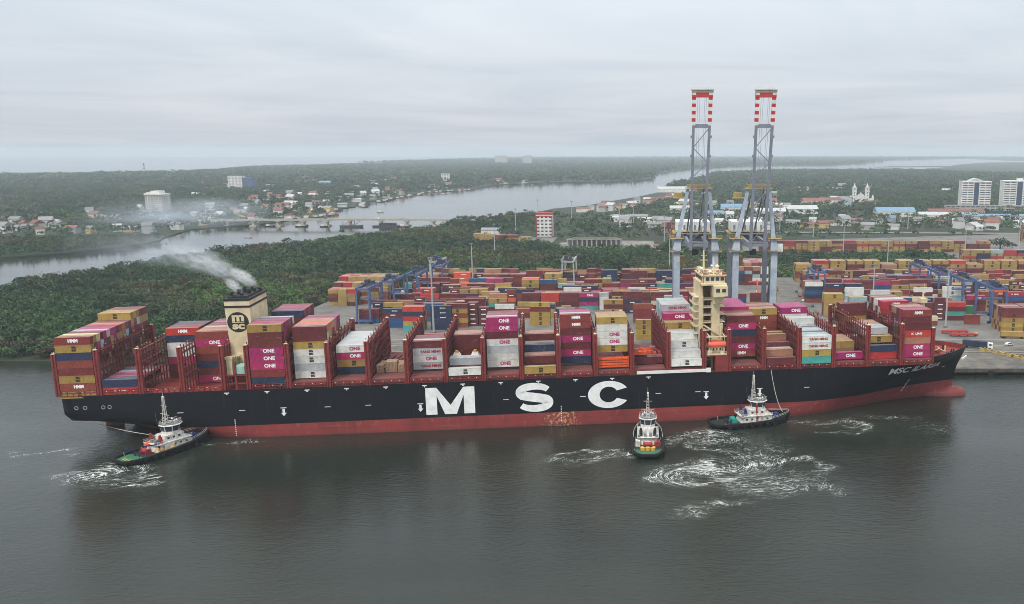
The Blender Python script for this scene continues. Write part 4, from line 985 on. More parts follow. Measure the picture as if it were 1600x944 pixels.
an = MB(); an.beam((354.2,11.6,17.6),(357.6,14.6,18.2),.5,.7); an.build('hawse_plate', shwhite, ship)

# ---- lashing bridges
POSTS = [-.5,14.0,28.4,42.9,57.3,66.3,80.7,95.2,109.7,124.1,138.6,153.0,167.5,181.9,196.4,210.8,225.3,239.7,249.7,264.1,278.6,293.0,307.5,321.9,336.4]
def lashing_mesh(t0, t1, top):
    m = MB(); ys = np.linspace(t0+1.0, t1-1.0, max(3, int((t1-t0)/2.5)))
    for yy in (t0, t1-1.5):
        m.box(-.8,-.25,yy,yy+1.5,19,top); m.box(.25,.8,yy,yy+1.5,19,top); m.box(-.25,.25,yy+.35,yy+1.15,19,top-.8)
        for z in np.arange(20.6, top-1, 1.45): m.box(-.25,.25,yy-.0,yy+.35,z,z+.18)
    m.mi = 1
    for i, yy in enumerate(ys[1:-1]):
        for sx in (-.55,.55): m.box(sx-.14,sx+.14,yy-.16,yy+.16,19,top-.6 if i % 2 else top+.5)
        if i % 3 == 1: m.beam((0,yy,19.3),(0,yy+2.5,24.5),.16)
    for z in (21.9, 24.8, 27.7, 30.6, 33.5):
        if z < top-1:
            m.box(-.66,.66,t0+1.5,t1-1.5,z,z+.12)
            for sx in (-.68,.68): m.box(sx-.03,sx+.03,t0+1.5,t1-1.5,z+1.0,z+1.07)
    m.box(-.5,.5,t0+1.5,t1-1.5,top-1.0,top-.85)
    m.mi = 2
    for yy in ys[::3]: m.box(-.2,.2,yy-.1,yy+.1,top+.5,top+.75)
    for yy in (t0,t1-1.2): m.box(-.6,.6,yy,yy+1.0,top,top+.25)
    return m.mesh('lashing_bridge', [red_ox, red_dk, mat('lamp_cream', (222,206,176), .5)])
lb_std = lashing_mesh(0, 48, 36.2); lb_low = lashing_mesh(.4, 47.6, 35.0); lb_bow = lashing_mesh(2.6, 45.4, 33.6)
for i, s in enumerate(POSTS):
    link('lashing_bridge', lb_low if i < 1 else lb_bow if i == len(POSTS)-1 else lb_std, ship, (s, 0, 0))
# hatch covers, coaming rail with stanchions and small work lamps along the near edge
BAYS = [(a, b) for a, b in zip(POSTS, POSTS[1:]) if b-a > 12]
BAYS.sort()
hcm = MB(); hcm.box(1.0, 13.4, 1.2, 46.8, 19.05, 21.2)
for i in range(19): hcm.box(1.4, 13.0, 1.7+i*2.44, 1.82+i*2.44, 21.2, 21.27)
for i in range(6): hcm.box(1.2+i*2.3, 1.4+i*2.3, 1.5, 46.5, 21.2, 21.26)
hcm = hcm.mesh('hatch_cover', hatch_r)
rlm = MB(); rlm.box(1.0, 13.5, .05, .3, 20.2, 20.5); rlm.box(1.0,13.5,.05,.25,21.0,21.15); rlm.box(1.0,13.5,.05,.3,19.1,19.35)
for i in range(7): rlm.box(1.2+i*2.0, 1.45+i*2.0, .1, .9, 19.05, 21.1)
rlm.mi = 1
for i in range(4): rlm.box(2.2+i*3.1, 2.5+i*3.1, -.02, .2, 20.5, 20.72)
rlm = rlm.mesh('deck_rail', [red_ox, mat('lamp_white', (235,232,222), .4)])
for i, (a, b) in enumerate(BAYS):
    if i > 3: link('hatch_cover', hcm, ship, (a, 0, 0))
    link('deck_rail', rlm, ship, (a, 0, 0))
# ---- funnel with emblem, vents and pipes
fn = MB(); fn.prism([(58.2,19),(66.0,19),(66.0,51.4),(56.8,51.4)], 10, 31); fn = fn.build('funnel', cream, ship)
c = MB(); c.box(56.6,66.2,9.8,31.2,51.4,52.3); c.box(56.66,66.16,9.88,31.12,48.75,49.55); c.build('funnel_band', black_p, fn)
c = MB()
for px_, py_, hh in ((58.5,14,2.0),(60.2,17,2.6),(62.2,13.5,1.6),(63.5,18,2.4),(61,21,2.8),(64,23,2.0),(59.4,24,1.8),(62,27,2.4),(64.4,28,1.5),(60.2,12,1.2)): c.tube((px_,py_,52.3),(px_+.3,py_-.2,52.3+hh),.75,.7,9)
c.box(58,65,11,30,52.3,53.0); c.build('exhaust_pipes', black_p, fn)
em = MB(); em.v = [(61.3+3.9*math.cos(2*math.pi*i/36), 9.93, 43.2+3.9*math.sin(2*math.pi*i/36)) for i in range(36)]; em.f = [tuple(range(36))]; em.m = [0]
em.build('emblem_disc', black_p, fn)
link('emblem_lettering', text_mesh('m', 4.4, 2.5, cream, .045), fn, (61.4, 9.88, 44.75)); link('emblem_lettering', text_mesh('sc', 4.5, 2.1, cream, .045), fn, (61.4, 9.88, 41.5))
b_ = MB(); b_.box(59.2,63.6,9.86,9.9,43.05,43.25); b_.build('emblem_bar', cream, fn)
v = MB()
for i in range(4): v.box(58.2+.2*i,60.2+.2*i,2.5+i*1.9,3.7+i*1.9,24,30.5-.3*i); v.box(57.8+.2*i,60.6+.2*i,2.3+i*1.9,3.9+i*1.9,30.5-.3*i,31.4-.3*i)
v.box(58.5,65,9,10,19,31); v.build('ventilators', cream, ship)
v = MB(); v.box(58,65.6,.4,1.0,21.4,21.8); v.box(58,65.6,.4,1.0,24.6,25); v.box(61.5,62.1,.4,1.0,19,30); v.box(58.2,65.4,1,9,24.3,24.6); v.box(60,64,4,9,19,24.3); v.build('engine_casing_frame', red_ox, ship)
v = MB(); v.box(61.6,65.0,.9,6.5,25.2,28.0); v.build('spare_parts_locker', mat('locker_mint', (158,198,184), .6, var=.12, scale=.8), ship)
# ---- bridge house
bh = empty('bridge_house', (0,0,0)); bh.parent = ship; bh.matrix_parent_inverse = Matrix.Identity(4)
def part(m, name, mt, parent=bh): return m.build(name, mt, parent)
m = MB(); m.box(238.9,240.6,7.5,21,19,54.6); part(m, 'aft_wall', cream)
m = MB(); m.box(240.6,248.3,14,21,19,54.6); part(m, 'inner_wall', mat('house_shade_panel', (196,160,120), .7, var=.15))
m = MB(); m.box(243.8,248.6,7.2,14,19,37.5); m.prism([(243.8,37.5),(247.2,37.5),(247.2,46.5),(248.4,49.5),(248.4,52.6),(244.6,52.6),(244.6,49.5),(243.8,46)], 7.2, 14); part(m, 'side_wall', cream)
for i, z in enumerate((22.6, 25.6, 28.6, 31.6, 34.7, 37.8, 40.9, 44.0, 47.2)):
    m = MB(); m.box(240.2,243.9,6.9,14,z,z+.28); m.box(240.2,243.9,6.9,6.98,z+1.0,z+1.1); m.box(240.2,243.9,6.9,6.98,z+.6,z+.66); m.box(240.15,240.35,6.9,7.1,z,z+3)
    if z > 36: m.box(247.2,249.6,8,14,z,z+.25); m.box(249.5,249.6,8,14,z+1,z+1.08)
    part(m, 'balcony', cream)
    s_ = MB(); s_.beam((240.8,9.5,z+.2),(243.4,9.5,z+3.0),.5,.12); part(s_, 'stairs', red_ox)
m = MB(); m.prism([(243.6,49.2),(249.2,49.6),(249.2,53.6),(243.6,53.6)], 1.2, 14); m.prism([(244.2,45.8),(247.6,46.5),(249,49.6),(243.8,49.3)], 4.8, 14); part(m, 'bridge_wing', cream)
m = MB(); m.prism([(244.6,50.2),(249.2,50.2),(249.2,53.4),(244.6,53.4)], 21, 46.8); part(m, 'bridge_wing', cream)
m = MB(); m.box(239.2,249.3,4,24,53.6,54.2); m.box(239.8,249.0,6.5,21.5,54.2,57.0); m.box(239.4,249.6,6,22,57.0,57.5); part(m, 'wheelhouse', cream)
wm = MB(); wm.box(-.75,.75,-.06,.06,0,1.4); wm = wm.mesh('window', dark_w)
for i in range(4): link('window', wm, bh, (242+i*2.0, 6.47, 55.1))
for i in range(7): link('window', wm, bh, (239.77, 8+i*2.0, 55.1), (0,0,math.pi/2))
for z in (24,27,30,33,36,39,42,45,48):
    m = MB(); m.box(236.9,238.9,9,20.5,z,z+.22); m.box(236.9,236.97,9,20.5,z+.95,z+1.05); m.box(236.9,236.97,9,20.5,z+.5,z+.56); m.box(236.9,238.9,9,9.07,z+.95,z+1.05); m.box(236.9,237.05,9,9.15,z,z+3); part(m, 'aft_gallery', cream)
m = MB()
rg = random.Random(5)
for i in range(26):
    x0, y0 = rg.uniform(239.8,249), rg.uniform(6.5,21.5); h0 = rg.uniform(.4,1.7); w0 = rg.uniform(.15,.55); m.box(x0-w0,x0+w0,y0-w0,y0+w0,57.5,57.5+h0)
for i in range(9): m.tube((rg.uniform(239.8,249),6.3,57.5),(rg.uniform(239.8,249),6.3,58.9),.06,n=5)
part(m, 'monkey_island_gear', mat('gear_buff', (186,150,128), .7, var=.35, scale=1.5))
m = MB()
for i in range(14):
    z = rg.choice((23,26,29,32,35,38,41,44)); x0 = rg.uniform(240.6,243.2); m.box(x0,x0+rg.uniform(.3,.9),8+rg.uniform(0,5),9.5+rg.uniform(0,4),z+.1,z+rg.uniform(.8,2))
part(m, 'deck_stores', mat('stores_brown', (140,84,70), .8, var=.3, scale=1.2))
for i in range(2): link('window', wm, bh, (245.2+i*2.4, 1.17, 51.2))
for i in range(3):
    for z in (23.5,26.5): link('window', wm, bh, (244.8+i*1.4, 7.15, z), None, (.45,1,.6))
m = MB()
m.tube((242.6,18,57.5),(242.6,18,66),.5,.3,8); m.beam((241,18,62),(244.4,18,62),.25); m.beam((241.4,18,64),(244,18,64),.2); m.tube((246,14,57.5),(246,14,63.5),.35,.2,8); m.beam((246,12,61),(246,16,61),.2)
m.tube((242,10,57.5),(242,10,60),.12,n=5); m.tube((247,10,57.5),(247,10,61),.12,n=5); m.box(241,244.5,12,15,57.5,58.8); m.box(245.5,248.4,14,18,57.5,58.5); m.box(240.2,242.0,18,21,57.5,59.0)
for x0, y0 in ((241,9),(244,8),(247,8.5),(248.6,12),(242,15),(245,20),(248.5,21),(240,21),(243,21.5)): m.tube((x0,y0,57.5),(x0,y0,58.7),.08,n=5)
m.box(240.3,249.5,6.1,6.2,58.4,58.5); m.box(239.5,239.6,6.1,22,58.4,58.5); part(m, 'radar_mast', cream)
m = MB()
for x0, y0, z0, r in ((243.6,9,58.2,.8),(247.8,16,59.4,.9),(241.0,14,59,.7),(246.4,20,59.2,.6)):
    for k in range(4): m.tube((x0,y0,z0-r*.3+k*r*.35),(x0,y0,z0-r*.3+(k+1)*r*.35), r*[.7,1,.95,.6][k], r*[1,.95,.6,.1][k], 10)
part(m, 'satellite_dome', shwhite)
m = MB(); m.box(240.3,241.0,6.3,7.0,57.5,58.2); m.box(247.9,249.2,6.3,7.0,57.5,58.4); m.tube((240.2,6.4,49),(240.2,6.4,57),.18,n=6); part(m, 'signal_gear', mat('signal_red', (178,66,56), .6))
m = MB(); m.beam((240.5,6.5,37.2),(247.6,6.3,32.6),.45,.55); m.tube((247.6,6.3,31),(247.6,6.3,36.5),.45,n=8); part(m, 'provision_crane', cream)
lbt = MB(); n = 8
prof = [(-4.1,.2),(-3.6,1.05),(-1.5,1.35),(1.5,1.35),(3.5,1.1),(4.1,.3)]
for (xa, ra), (xb, rb) in zip(prof, prof[1:]): lbt.tube((245.2+xa,2.2,30.0),(245.2+xb,2.2,30.0),ra,rb,12)
lbt.box(242.6,246.6,1.5,2.9,31.0,32.0); part(lbt, 'lifeboat', mat('lifeboat_orange', (226,106,84), .5, var=.06))
m = MB()
for x0 in (242.0, 248.2): m.box(x0-.25,x0+.25,2,7,28.2,28.6); m.beam((x0,2.1,25),(x0,2.1,33.5),.4); m.beam((x0,2.1,33.4),(x0,6.8,33.6),.35)
m.box(240.5,249.4,.6,7,26.0,26.3); m.box(240.5,249.4,.6,.7,27.2,27.3)
for i in range(7): m.box(241+i*1.3,241.15+i*1.3,.6,.75,26.2,29 if i%2 else 27.2)
m.box(240.5,249.6,.6,1,33.3,33.7); part(m, 'davit', cream)
m = MB(); m.box(244.2,249.2,.02,5,19.3,25.8); m.box(240.4,249.3,.3,.8,25.6,26.0); part(m, 'boat_deck_block', red_ox)
m = MB(); m.box(241.2,243,1,3,26.3,27.6); m.box(246.6,248,1,2,26.3,27.2); part(m, 'life_raft', shwhite)
gw = MB(); gw.box(212.5,241.8,-.7,-.25,19.6,20.1); gw.box(212.5,241.8,-.72,-.66,20.1,20.9); gw.box(240.4,242.2,-.8,.3,19.4,21.0); gw.build('gangway', shwhite, ship)
# ================================================================== CONTAINERS ON THE SHIP
def words_for(code):
    w = PAL[code[:2]][0]; return w
BAYNAME = {0:'bay at the very stern', 1:'second bay from the stern', 2:'third bay from the stern', 3:'bay right behind the funnel', 4:'bay right ahead of the funnel', 5:'second bay ahead of the funnel', 6:'third bay ahead of the funnel',
           7:'fourth bay ahead of the funnel', 8:'fifth bay ahead of the funnel', 9:'sixth bay ahead of the funnel', 10:'seventh bay ahead of the funnel', 11:'sixth bay behind the bridge', 12:'fifth bay behind the bridge', 13:'fourth bay behind the bridge',
           14:'third bay behind the bridge', 15:'bay two behind the bridge', 16:'bay right ahead of the bridge', 17:'second bay ahead of the bridge', 18:'third bay ahead of the bridge', 19:'fourth bay ahead of the bridge', 20:'second bay from the bow', 21:'bay nearest the bow'}
BAYNAME[15] = 'bay right behind the bridge'; BAYNAME[14] = 'second bay behind the bridge'; BAYNAME[13] = 'third bay behind the bridge'; BAYNAME[12] = 'fourth bay behind the bridge'; BAYNAME[11] = 'fifth bay behind the bridge'
FILL = ['mr']*7+['rb']*4+['dr']*3+['mu']*4+['pk']*3+['nv']*2+['wh','gr','tn','tn','rd','cr','lb']
def ship_stack(bay, row, codes, base=21.3, short=False, dx=0.0):
    s0 = BAYS[bay][0]+1.15
    for i, c in enumerate(codes):
        if c is None: continue
        mark = MARKS[c[2:]][6] if c[2:] else ''
        rw = 'near-side' if row == 0 else nth(row+1)
        tier = 'top' if i == len(codes)-1 and i else ORD[i]
        lab = f"{words_for(c).replace(' ','-')} {'emblem ' if c[2:]=='M' else 'lettered ' if c[2:] else ''}container, {tier} tier, {rw} row, {BAYNAME[bay]}"
        if short:
            for h in (0, 1):
                cc = c if not isinstance(c, tuple) else c[h]
                cell(M_SHIP @ Matrix.Translation((s0+3.03+h*6.15+dx, .25+row*2.5+1.22, base+i*CONT_H+i*.02)), 6.06, cc, lab.replace('container', 'aft short container' if h == 0 else 'forward short container'))
        else:
            cell(M_SHIP @ Matrix.Translation((s0+6.1+dx, .25+row*2.5+1.22, base+i*(CONT_H+.02))), 12.19, c, lab)
def rnd(k, seed, pal=None):
    r = random.Random(seed); return [r.choice(pal or FILL) for _ in range(k)]
S = ship_stack
# stern bay: eight high across, a ninth tier on the far rows
S(0,0,['muM','rbH','muM','dr','rb','nv','muM','rbH'],18.3)
tops0 = ['mu','cr','mr','pk','wh','pk','pk','mr','rd','tn','rb','mr','mr']
for r_ in range(1,13): S(0,r_,[None]*4+rnd(3,100+r_)+[tops0[r_-1]],18.3)
for r_ in range(13,16): S(0,r_,[None]*4+rnd(4,100+r_)+(['muM'] if r_ == 13 else ['mu']),18.3)
for r_ in range(16,19): S(0,r_,[None]*4+rnd(3,100+r_)+['mu','dr'],18.3)
S(1,0,['rdK','nv'],19.08)
for r_ in range(1,8): S(1,r_,[None,['nv','pk','mr','pk','lb','mr','nv'][r_-1]],19.08)
for r_ in range(9,15): S(2,r_,['mr','mr','mr','pk','wh','wh','nv','rdH'][1:] if r_ == 9 else [None]*4+rnd(3,300+r_),19.08)
S(3,5,['pkO','mr','nv','mr','rb','pkO','rb'],19.3)
for r_ in range(6,9): S(3,r_,[None]*5+rnd(1,400+r_)+['tn'],19.3)
for r_ in range(9,16): S(3,r_,[None]*4+rnd(2,400+r_)+[['cr','mr','pk','mr','tn','pk','mr'][r_-9]],19.3)
S(4,0,['nv','rb','pkO','pkO','pkO','mr','mr','muM'],20.9)
for r_ in range(1,7): S(4,r_,[None]*4+rnd(3,500+r_,['mr','pk','rb','rd','nv','pk'])+[['pk','pk','mr','pk','nv','gr'][r_-1]],20.9)
for r_ in range(7,12): S(4,r_,[None]*3+rnd(2,510+r_),20.9)
for r_ in range(12,19): S(4,r_,[None]*2+rnd(2,520+r_)+['pkO','dr','mr','nv' if r_ == 12 else ['pk','mr','rb','pk','mr','dr'][r_-13]],20.5)
S(5,2,['whM','gr','whM','whM','muM','mr','mr'],21.5)
for r_ in range(3,12): S(5,r_,[None]*3+rnd(3,600+r_,['mr','or','rb','mu','cr','mr'])+[['tn','tn','or','tn','tn','tn','pk','mr','pk'][r_-3]],21.5)
for r_ in range(4,15): S(6,r_,['nv','muM','pkO','who'] if r_ == 4 else [None,None,None,'wh'],21.3)
S(8,4,['grY','who','grY','mr'],22.0)
for r_ in range(5,9): S(8,r_,[None]*3+[['wh','mr','mr','dr'][r_-5]],22.0)
S(9,0,['whM'],21.6); S(9,2,[None,'gr'],21.6); S(9,3,[None,'gr'],21.6)
S(9,9,['mr','mr','mr','mr'],21.3)
for r_ in range(10,13): S(9,r_,[None]*3+['tn'],21.3)
S(10,3,['who','wh','gr','who','mr','pkO','pkO'],22.5)
for r_ in range(4,9): S(10,r_,[None]*4+rnd(2,900+r_)+[['wh','mr','pk','mr','mr'][r_-4]],22.5)
S(11,0,['muM'],21.2); S(11,2,[None,'mr'],21.3); S(11,5,[None,None,'nv'],21.3,True); S(11,8,[None,None,None,'mr'],21.3)
for r_ in (3,4): S(11,r_,[None,'tn'],21.3)
for r_ in (9,10): S(11,r_,[None]*3+['tn'],21.3)
S(12,4,['nv','pkO','mr','pkO','mr','rbH','rbH'],22.4)
for r_ in range(5,9): S(12,r_,[None]*5+['mr',['wh','pk','pk','mr'][r_-5]],22.4)
S(13,3,[None,None,'muM','who','who','wh','muM'],21.3)
for r_ in range(4,8): S(13,r_,[None]*5+['mr','mu' if r_ < 6 else 'tn'],21.3)
S(14,3,['mr'],21.6); S(14,4,['dr'],21.6)
S(15,0,['whM'],22.0); S(15,1,[None,'wh'],22.0); S(15,3,[None,None,'whM'],22.0); S(15,4,[None,None,None,'wh'],22.0); S(15,7,[None]*4+['muM'],22.0); S(15,9,[None]*5+['pkO'],22.0); S(15,11,[None]*6+['grY'],22.0)
for r_ in (2,): S(15,r_,[None,'wh'],22.0)
for r_ in (5,6): S(15,r_,[None]*3+['wh'],22.0)
for r_ in (8,): S(15,r_,[None]*4+['mu'],22.0)
for r_ in (10,): S(15,r_,[None]*5+['pk'],22.0)
for r_ in range(12,18): S(15,r_,[None]*4+['gr','lb',['gr','wh','gr','lb','gr','gr'][r_-12]],22.0)
S(16,4,['rbH','pkO','mr','nv','pkO','mr'],22.6)
for r_ in range(5,9): S(16,r_,[None]*4+['mr','tn' if r_ < 7 else 'mr'],22.6)
for r_ in range(9,18): S(16,r_,[None]*5+['mr','pk'],21.2)
S(17,0,['mr'],21.2); S(17,2,[None,'tn'],20.6); S(17,3,[None,'wh'],20.6); S(17,4,[None,None,'mr'],19.6); S(17,6,[None]*2+['mr','tn'],19.0); S(17,8,[None]*3+['mu'],19.0)
S(17,12,['mr','mr','rb','rb','rbH','muM'],21.6)
for r_ in range(13,18): S(17,r_,[None]*4+['mr',['tn','mr','tn','tn','mr'][r_-13]],21.6)
S(18,0,['te','muM','whY','whY'],21.2)
for r_ in range(1,9): S(18,r_,[None]*3+[['lb','lb','nv','lb','gr','lb','nv','lb'][r_-1]],21.2)
for r_ in (9,10): S(18,r_,[None]*4+['wh'],21.2)
S(18,13,[None]*3+['wh','who','pkO'],21.2)
for r_ in range(14,18): S(18,r_,[None]*4+['mr','pk'],21.2)
S(19,1,['pkO'],21.8); S(19,5,['tn','mu'],21.3,True)
for r_ in range(6,11): S(19,r_,[None,'mu' if r_ % 2 else 'tn'],21.3)
S(20,1,['rd','nv'],21.4); S(20,3,[None,None,'muM'],21.4); S(20,5,[None]*3+['gr'],21.0)
for r_ in range(6,12): S(20,r_,[None]*3+[['lb','wh','mu','tn','mu','tn'][r_-6]],21.0)
S(20,15,[None,'mr','muM','muM','mr','mr'],21.3); S(20,16,[None]*4+['mr','mr'],21.3); S(20,17,[None]*3+['mu','mu'],21.3)
S(21,1,['pkO','pkO','tn','rdK','mr','mr','rbH'],21.5)
for r_ in range(2,7): S(21,r_,[None]*3+rnd(3,1500+r_)+[['pk','mr','tn','tn','mr'][r_-2]],21.5)
for r_ in range(7,10): S(21,r_,[None]*3+rnd(1,1520+r_),21.5)
S(21,10,[None]*2+['mu','muM','mr','rd','rdH'],21.2)
for r_ in range(11,17): S(21,r_,[None]*3+rnd(3,1540+r_,['mr','wh','dr','rb','gr','mr'])+[['rd','wh','wh','mr','tn','mr'][r_-11]],21.2)

# deck cargo that is not boxed: flat racks, bundles, machinery, tanks
def ship_at(bay, x, row, z): return M_SHIP @ Matrix.Translation((BAYS[bay][0]+x, .25+row*2.5, z))
orange_p = mat('rack_orange', (232,92,44), .55, var=.15, scale=.8, objvar=.05)
rk = MB(); rk.box(0,12,0,2.4,0,.5); rk.box(0,.3,0,2.4,.5,.95); rk.box(11.7,12,0,2.4,.5,.95)
for i in range(9): rk.box(.8+i*1.3,1.1+i*1.3,-.05,2.45,.1,.85)
rk.box(.2,11.8,.05,.3,.5,.72); rk.box(.2,11.8,2.1,2.35,.5,.72)
rkm = rk.mesh('flat_rack', orange_p)
for i, (x, r_, z) in enumerate(((1.3,1,22.0),(1.3,1,23.0),(1.3,1,24.0),(1.3,1,25.0))):
    o = link('flat_rack', rkm); o.matrix_world = ship_at(13, x, r_, z)
    tag(o, f"{['bottom','second lowest','third','topmost'][i]} orange folded flat rack stacked below the yellow and white containers amidships", 'flat rack', 'orange flat racks on the ship')
def machine(bay, x, row, z, seed, label):
    rg = random.Random(seed); t = empty('construction_machine', mw=ship_at(bay, x, row, z), label=label, cat='machine')
    m = MB(); m.box(0,5,.2,2.3,.9,2.2); m.box(.4,1.9,.3,1.5,2.2,3.3); m.build('body', orange_p, t)
    m = MB(); m.box(-.2,5.2,0,.55,0,.9); m.box(-.2,5.2,1.95,2.5,0,.9); m.build('tracks', black_p, t)
    m = MB(); m.beam((3,1.2,2),(5.8,1.2,3.6),.5); m.beam((5.8,1.2,3.6),(8.4,1.2,1.6),.4); m.box(8,9,.6,1.9,.7,1.7); m.build('boom_arm', orange_p, t)
machine(14, 1.5, 3, 24.5, 1, 'orange excavator lying on the maroon containers left of the white staircase of containers')
machine(14, 4.5, 6, 23.0, 2, 'second orange excavator standing behind the first in the open bay')
m = MB()
for i in range(7): m.tube((1.5+i*1.5,0,1.2),(1.5+i*1.5,2.4,1.2),.65,n=8)
m.box(1,12,0,2.4,0,.5); m.box(9,11.6,.2,2.2,.5,2.6)
tag(link('machinery_load', m.mesh('machinery_load', mat('machine_grey', (128,126,124), .6, .3, var=.25, scale=1.2))), 'grey machinery on a flat rack in the open bay behind the orange excavators', 'machinery').matrix_world = ship_at(14, 0.6, 9, 22.5)
crate = mat('timber_bundle', (176,146,118), .8, var=.22, scale=1.5, dirt=(128,100,80))
for i, (x, r_, z, L, W, H) in enumerate(((1.4,4,21.3,3.2,4.6,2.9),(4.8,4,21.3,4.4,5.0,4.2),(9.5,4,21.3,3.6,4.6,3.0),(1.4,7,21.3,11.6,4,2.2))):
    m = MB()
    for k in range(int(L/.55)): m.box(k*.55, k*.55+.45, 0, W, .2, H)
    m.box(0,L,.1,W-.1,0,.2)
    for zz in (H*.3,H*.7): m.box(-.02,L+.02,-.03,W+.02,zz,zz+.08)
    tag(link('timber_bundle', m.mesh('timber_bundle', crate)), ['left of three pale strapped bundles on a flat rack in the open bay','tallest middle one of three strapped bundles in the open bay','right of three pale strapped bundles on a flat rack in the open bay','long low strapped bundle behind the three tall ones'][i], 'cargo bundle').matrix_world = ship_at(7, x, r_, z)
m = MB(); m.box(0,12,0,2.4,0,.6); m.box(0,.4,0,2.4,.6,2.4); m.box(11.6,12,0,2.4,.6,2.4)
for i in range(5): m.beam((1+i*2.3,0,.6),(2.6+i*2.3,2.3,1.6),.5)
tag(link('loaded_flat_rack', m.mesh('loaded_flat_rack', CM['mr'])), 'red flat rack with scattered steel parts behind the pale bundles', 'flat rack').matrix_world = ship_at(7, 1.2, 10, 22.5)
for i, x in enumerate((3.4, 10.6)):
    t = empty('vessel_tank', mw=ship_at(9, x, 4.2, 24.5), label=['left of two white upright machines standing behind the white containers','right of two white upright machines standing behind the white containers'][i], cat='machine')
    m = MB(); m.box(-1.5,1.5,0,3.4,0,2.6); m.box(-1.1,1.1,.4,2.8,2.6,3.4); m.build('body', shwhite, t)
    m = MB(); m.tube((0,1.5,3.4),(0,1.5,4.4),.9,.6,9); m.build('cap', mat('cap_yellow', (206,160,70), .6), t)
    m = MB(); m.tube((.6,-.1,1.4),(.6,.05,1.4),.55,n=9); m.tube((-.7,-.1,.7),(-.7,.05,.7),.4,n=9); m.build('wheel', black_p, t)
# ================================================================== CONTAINER YARD
YR = random.Random(21)
YF = ['mr']*20+['dr']*8+['rb']*13+['mu']*15+['nv','nvL','nv','nvL','nv','bl','bl','rd','rd','rd','wh','wh','gr','or','te','lb','lb','pk','pu','tn','tn','tn','cr']
def yname(c): return PAL[c[:2]][0]
def yard_stack(X, Y, codes, L=12.19, where='', base=3.22):
    for i, c in enumerate(codes):
        if not c: continue
        tier = 'top' if i == len(codes)-1 and i else ORD[i]
        mk = ' with emblem' if c[2:] == 'M' else ' with white bar' if c[2:] == 'b' else ' with lettering' if c[2:] else ''
        cell(Matrix.Translation((X+L/2, Y+1.22, base+i*(CONT_H+.01))), L, c, f"{yname(c).replace(' ','-')} {'short ' if L < 7 else ''}container, {tier} tier, {where}")
